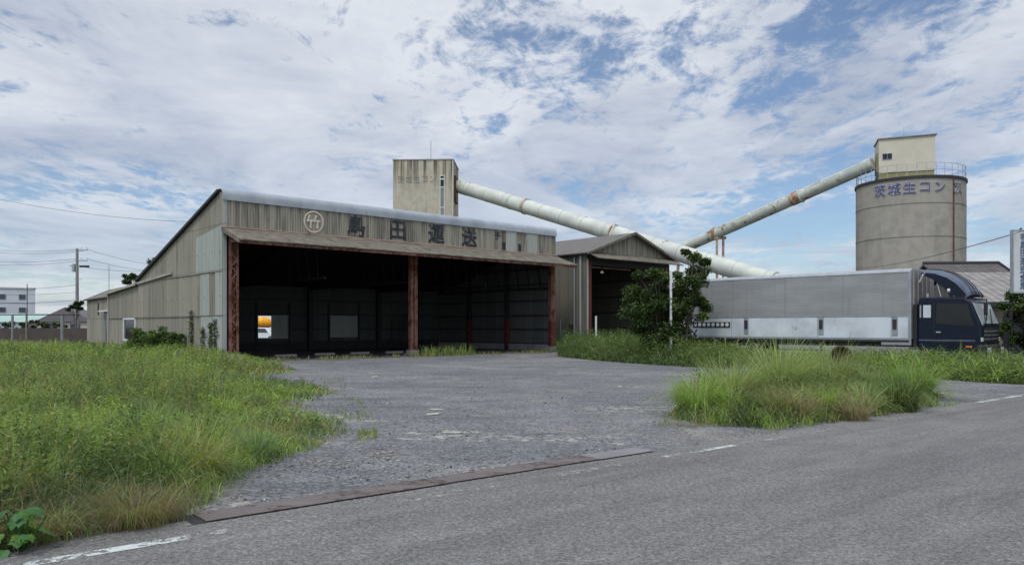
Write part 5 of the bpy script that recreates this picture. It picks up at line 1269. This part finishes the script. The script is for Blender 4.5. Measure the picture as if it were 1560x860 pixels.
for i, (q0, q1, sg_, lb) in enumerate((
    ((-60, 82, 376), (117, 80, 380), .3, 'upper pair wire reaching the utility pole top from the left'),
    ((-60, 82, 378.5), (128, 80, 382), .4, 'second wire just under the topmost one left of the pole'),
    ((-60, 82, 396), (117, 80, 394), .3, 'wire reaching the second crossarm of the pole from the left'),
    ((-60, 82, 399), (128, 80, 396), .4, 'wire just under the second crossarm wire left of the pole'),
    ((131, 80, 379), (262, 84, 406), .3, 'wire falling from the pole top to behind the steep shed roof'),
    ((131, 80, 393), (240, 84, 412), .3, 'wire falling from the second crossarm towards the round tree crown'),
    ((118, 80, 405), (240, 90, 411), .3, 'nearly level wire from the transformer towards the shed'),
    ((-60, 85, 438), (117, 80, 434), .3, 'wire crossing the sky just above the pale apartment block'),
    ((-60, 85, 447), (117, 80, 445), .2, 'wire crossing just in front of the apartment block roof'),
    ((-60, 85, 460), (117, 80, 457), .2, 'lowest thick wire crossing in front of the apartment windows'),
    ((-60, 52, 290), (285, 52, 337.5), .4, 'lone high wire running across the upper left sky to the shed roof'),
    ((1300, 60, 409), (1545, 25, 356), .25, 'wire rising to the sign board across the front of the silo'),
    ((1545, 25, 356), (1700, 18, 280), .1, 'wire rising from the sign board out of the photo'))):
    wire((at(*q0), at(*q1)), .005 + .00019 * q0[1] * (1.3 if i in (9,) else 1), lb, sg_)
ab = thing('apartment_block', 'pale grey apartment block with small dark windows on the far left skyline', 'building', (-133.2, 200, 0), R(33))
M['apt'] = m_plain('pale_apartment_render', (.50, .53, .57), .8, 0, .05, .3)
bx('wall', M['apt'], ab, -30, 8.6, 0, 12, 0, 11.5); bx('parapet', M['white'], ab, -30.2, 8.8, -.2, 12.2, 11.5, 11.8)
M['aptwin'] = m_plain('far_window', (.06, .075, .10), .3)
for z in (8.7, 5.3, 2.0):
    for x in (-9.5, -5.5, .6, 5.0):
        fr = bx('window', M['alu'], ab, x - .1, x + 1.5, -.12, -.002, z - .1, z + 1.3); bx('pane', M['aptwin'], fr, x, x + 1.4, -.15, -.121, z, z + 1.2)
for z in (7.6, 4.2): bx('floor_band', M['alu'], ab, -30, 8.6, -.06, -.002, z, z + .25)
gw = thing('green_roofed_hall', 'long low hall with a pale green roof before the apartment block', 'building', (-104, 165, 0), R(6))
M['mint'] = m_plain('pale_green_sheet', (.30, .42, .38), .6, 0, .05, .3)
bx('wall', M['apt'], gw, -12, 19, 0, 14, 0, 2.6); b = MB(); b.prism([(-.5, 2.5), (7, 4.4), (14.5, 2.5)], 'x', -12.4, 19.4); b.build('roof', M['mint'], gw)
bx('door', M['mint'], gw, 1.5, 4.5, -.1, -.002, 0, 2.2)
M['hwall'] = m_plain('far_house_wall', (.42, .40, .36), .8, 0, .08, .5); M['hroof'] = m_plain('far_house_roof', (.14, .13, .14), .8, 0, .1, 1)
for i, (px_, Y, wd, hz, lb) in enumerate(((62, 120, 6, 1.6, 'small low far house with pale walls before the green-roofed hall'), (82, 118, 5, 1.7, 'small far house between its two neighbours above the block wall'), (100, 105, 7, 2.2, 'far house with a peaked violet-grey roof beside the low end store'))):
    p = at(px_, Y); hs = thing('far_house', lb, 'house', p, R(4 * i), 'low houses beyond the block wall')
    bx('wall', M['hwall'], hs, -wd / 2, wd / 2, 0, 5, 0, hz); b = MB(); b.prism([(-wd / 2 - .4, hz), (wd / 2 + .4, hz), (0, hz + wd * .28)] if i == 2 else [(-wd / 2 - .3, hz), (wd / 2 + .3, hz), (wd / 2 - .6, hz + .7), (-wd / 2 + .6, hz + .7)], 'y', -.3, 5.3); b.build('roof', M['hroof'], hs)
    for x in (-wd / 4, wd / 6): bx('window', M['aptwin'], hs, x - .6, x + .7, -.05, -.002, hz - 1.1, hz - .3)
random.seed(9)
for i, (px_, Y, s, lb) in enumerate(((8, 95, 1.6, 'round garden tree at the very left above the block wall'), (47, 90, 1.5, 'garden tree before the green-roofed hall'), (68, 100, 1.1, 'small garden tree between two far houses'), (90, 98, 1.2, 'garden tree just left of the thick fence post'))):
    tree('garden_tree', lb, at(px_, Y), 2, (s, s, s * .6, 1.1 + .25 * s), 1200, .26, (.045, .06, .03), .06, 10, (0, 0), 'garden trees beyond the block wall', .2)
post('lamp_mast', 'thin mast on the skyline just right of the far apartment block', 'mast', at(41.5, 110), 7.6, .05, M['dark'])
post('lamp_mast', 'thin antenna mast behind the roof of the rear store', 'mast', at(166, 90), 8.6, .04, M['alu'])
tag(bx('hill', M['soil'], None, -420, -240, 700, 760, 0, 10), kind='structure')

# ================================================================== seen through the back window: parked vehicles
M['yellow'] = m_plain('machine_yellow', (.75, .33, .02), .45, 0, .12); M['carw'] = m_plain('car_white', (.62, .64, .66), .3, 0, .05); M['red'] = m_plain('tail_lamp_red', (.30, .02, .02), .3)
cx = at(401, 76); car = thing('parked_car', 'white car with red tail lamps seen through the open half of the back window', 'car', cx, R(-12))
b = MB(); b.prism([(-2.1, .35), (2.0, .35), (2.05, .8), (1.2, .92), (.75, 1.42), (-1.5, 1.46), (-2.0, .95)], 'y', -.8, .8); cb = b.build('body', M['carw'], car, bevel=.08)
b = MB(); b.prism([(-1.75, .98), (.95, .95), (.66, 1.36), (-1.45, 1.38)], 'y', -.812, .812); b.build('window', M['aptwin'], car)
for y_ in (-.79, .55): bx('tail_lamp', M['red'], car, -2.12, -1.7, y_ - .03, y_ + .24, .72, 1.0)
for x_ in (-1.3, 1.25):
    for y_, s_ in ((-.81, 1), (.81, -1)):
        w_ = MB().tube((x_, y_, .32), (x_, y_ + s_ * .2, .32), .32, None, 18).build('wheel', M['rubber'], car, smooth='auto'); MB().tube((x_, y_ - s_ * .01, .32), (x_, y_ + s_ * .03, .32), .19, None, 12).build('rim', M['alu'], w_)
lo_ = thing('yellow_loader', 'yellow construction machine behind the white car seen through the back window', 'loader', at(402, 106), R(15))
b = MB(); prf = [(-1.25, .35), (-.9, .62), (-.2, .80), (.5, .70), (1.1, .42)]
for (xa, ra), (xb, rb) in zip(prf[:-1], prf[1:]): b.tube((xa, 0, 2.1 + xa * -.12), (xb, 0, 2.1 + xb * -.12), ra, rb, 18)
b.build('body', M['yellow'], lo_, smooth='auto')
bx('cab_window', M['aptwin'], lo_, 1.15, 1.5, -.7, .7, 1.9, 2.5)
b = MB(); b.tube((1.2, 0, 1.7), (2.2, 0, 2.4), .13); b.tube((2.2, 0, 2.4), (2.7, 0, 1.2), .11); b.build('arm', M['yellow'], lo_)
bx('cab', M['carw'], lo_, 1.1, 1.14, -.8, .8, 1.1, 2.6)
bx('undercarriage', M['dark'], lo_, -1.4, 1.4, -.9, .9, .0, 1.08)
# weathered debris and stones in the yard
def chip(p, sx, sy, rz, label, m='new_sheet_x'):
    b = MB(); pts = [(sx * math.cos(a) * random.uniform(.7, 1.1), sy * math.sin(a) * random.uniform(.7, 1.1)) for a in [i * math.pi / 4 for i in range(8)]]
    b.prism(pts, 'z', 0.0, .02); o = b.build('concrete_chip', M['chip'], bevel=.004); o.location = (*p, 0.0); o.rotation_euler = (0, 0, rz); tag(o, label, 'debris', 'pale chips on the yard')
M['chip'] = m_plain('pale_concrete_chip', (.36, .35, .31), .9, 0, .2, 20)
for q, sx, lb in (((664, 624), .16, 'pale flat chip in the middle of the yard'), ((660, 631), .20, 'larger pale flat chip just below the one in mid yard'), ((571, 574), .22, 'pale flat chip on the far left part of the yard'), ((945, 589), .14, 'small pale chip on the right part of the yard'), ((690, 659), .15, 'pale chip in the near middle of the yard')):
    chip(G(*q), sx, sx * .5, random.uniform(0, 3), lb)
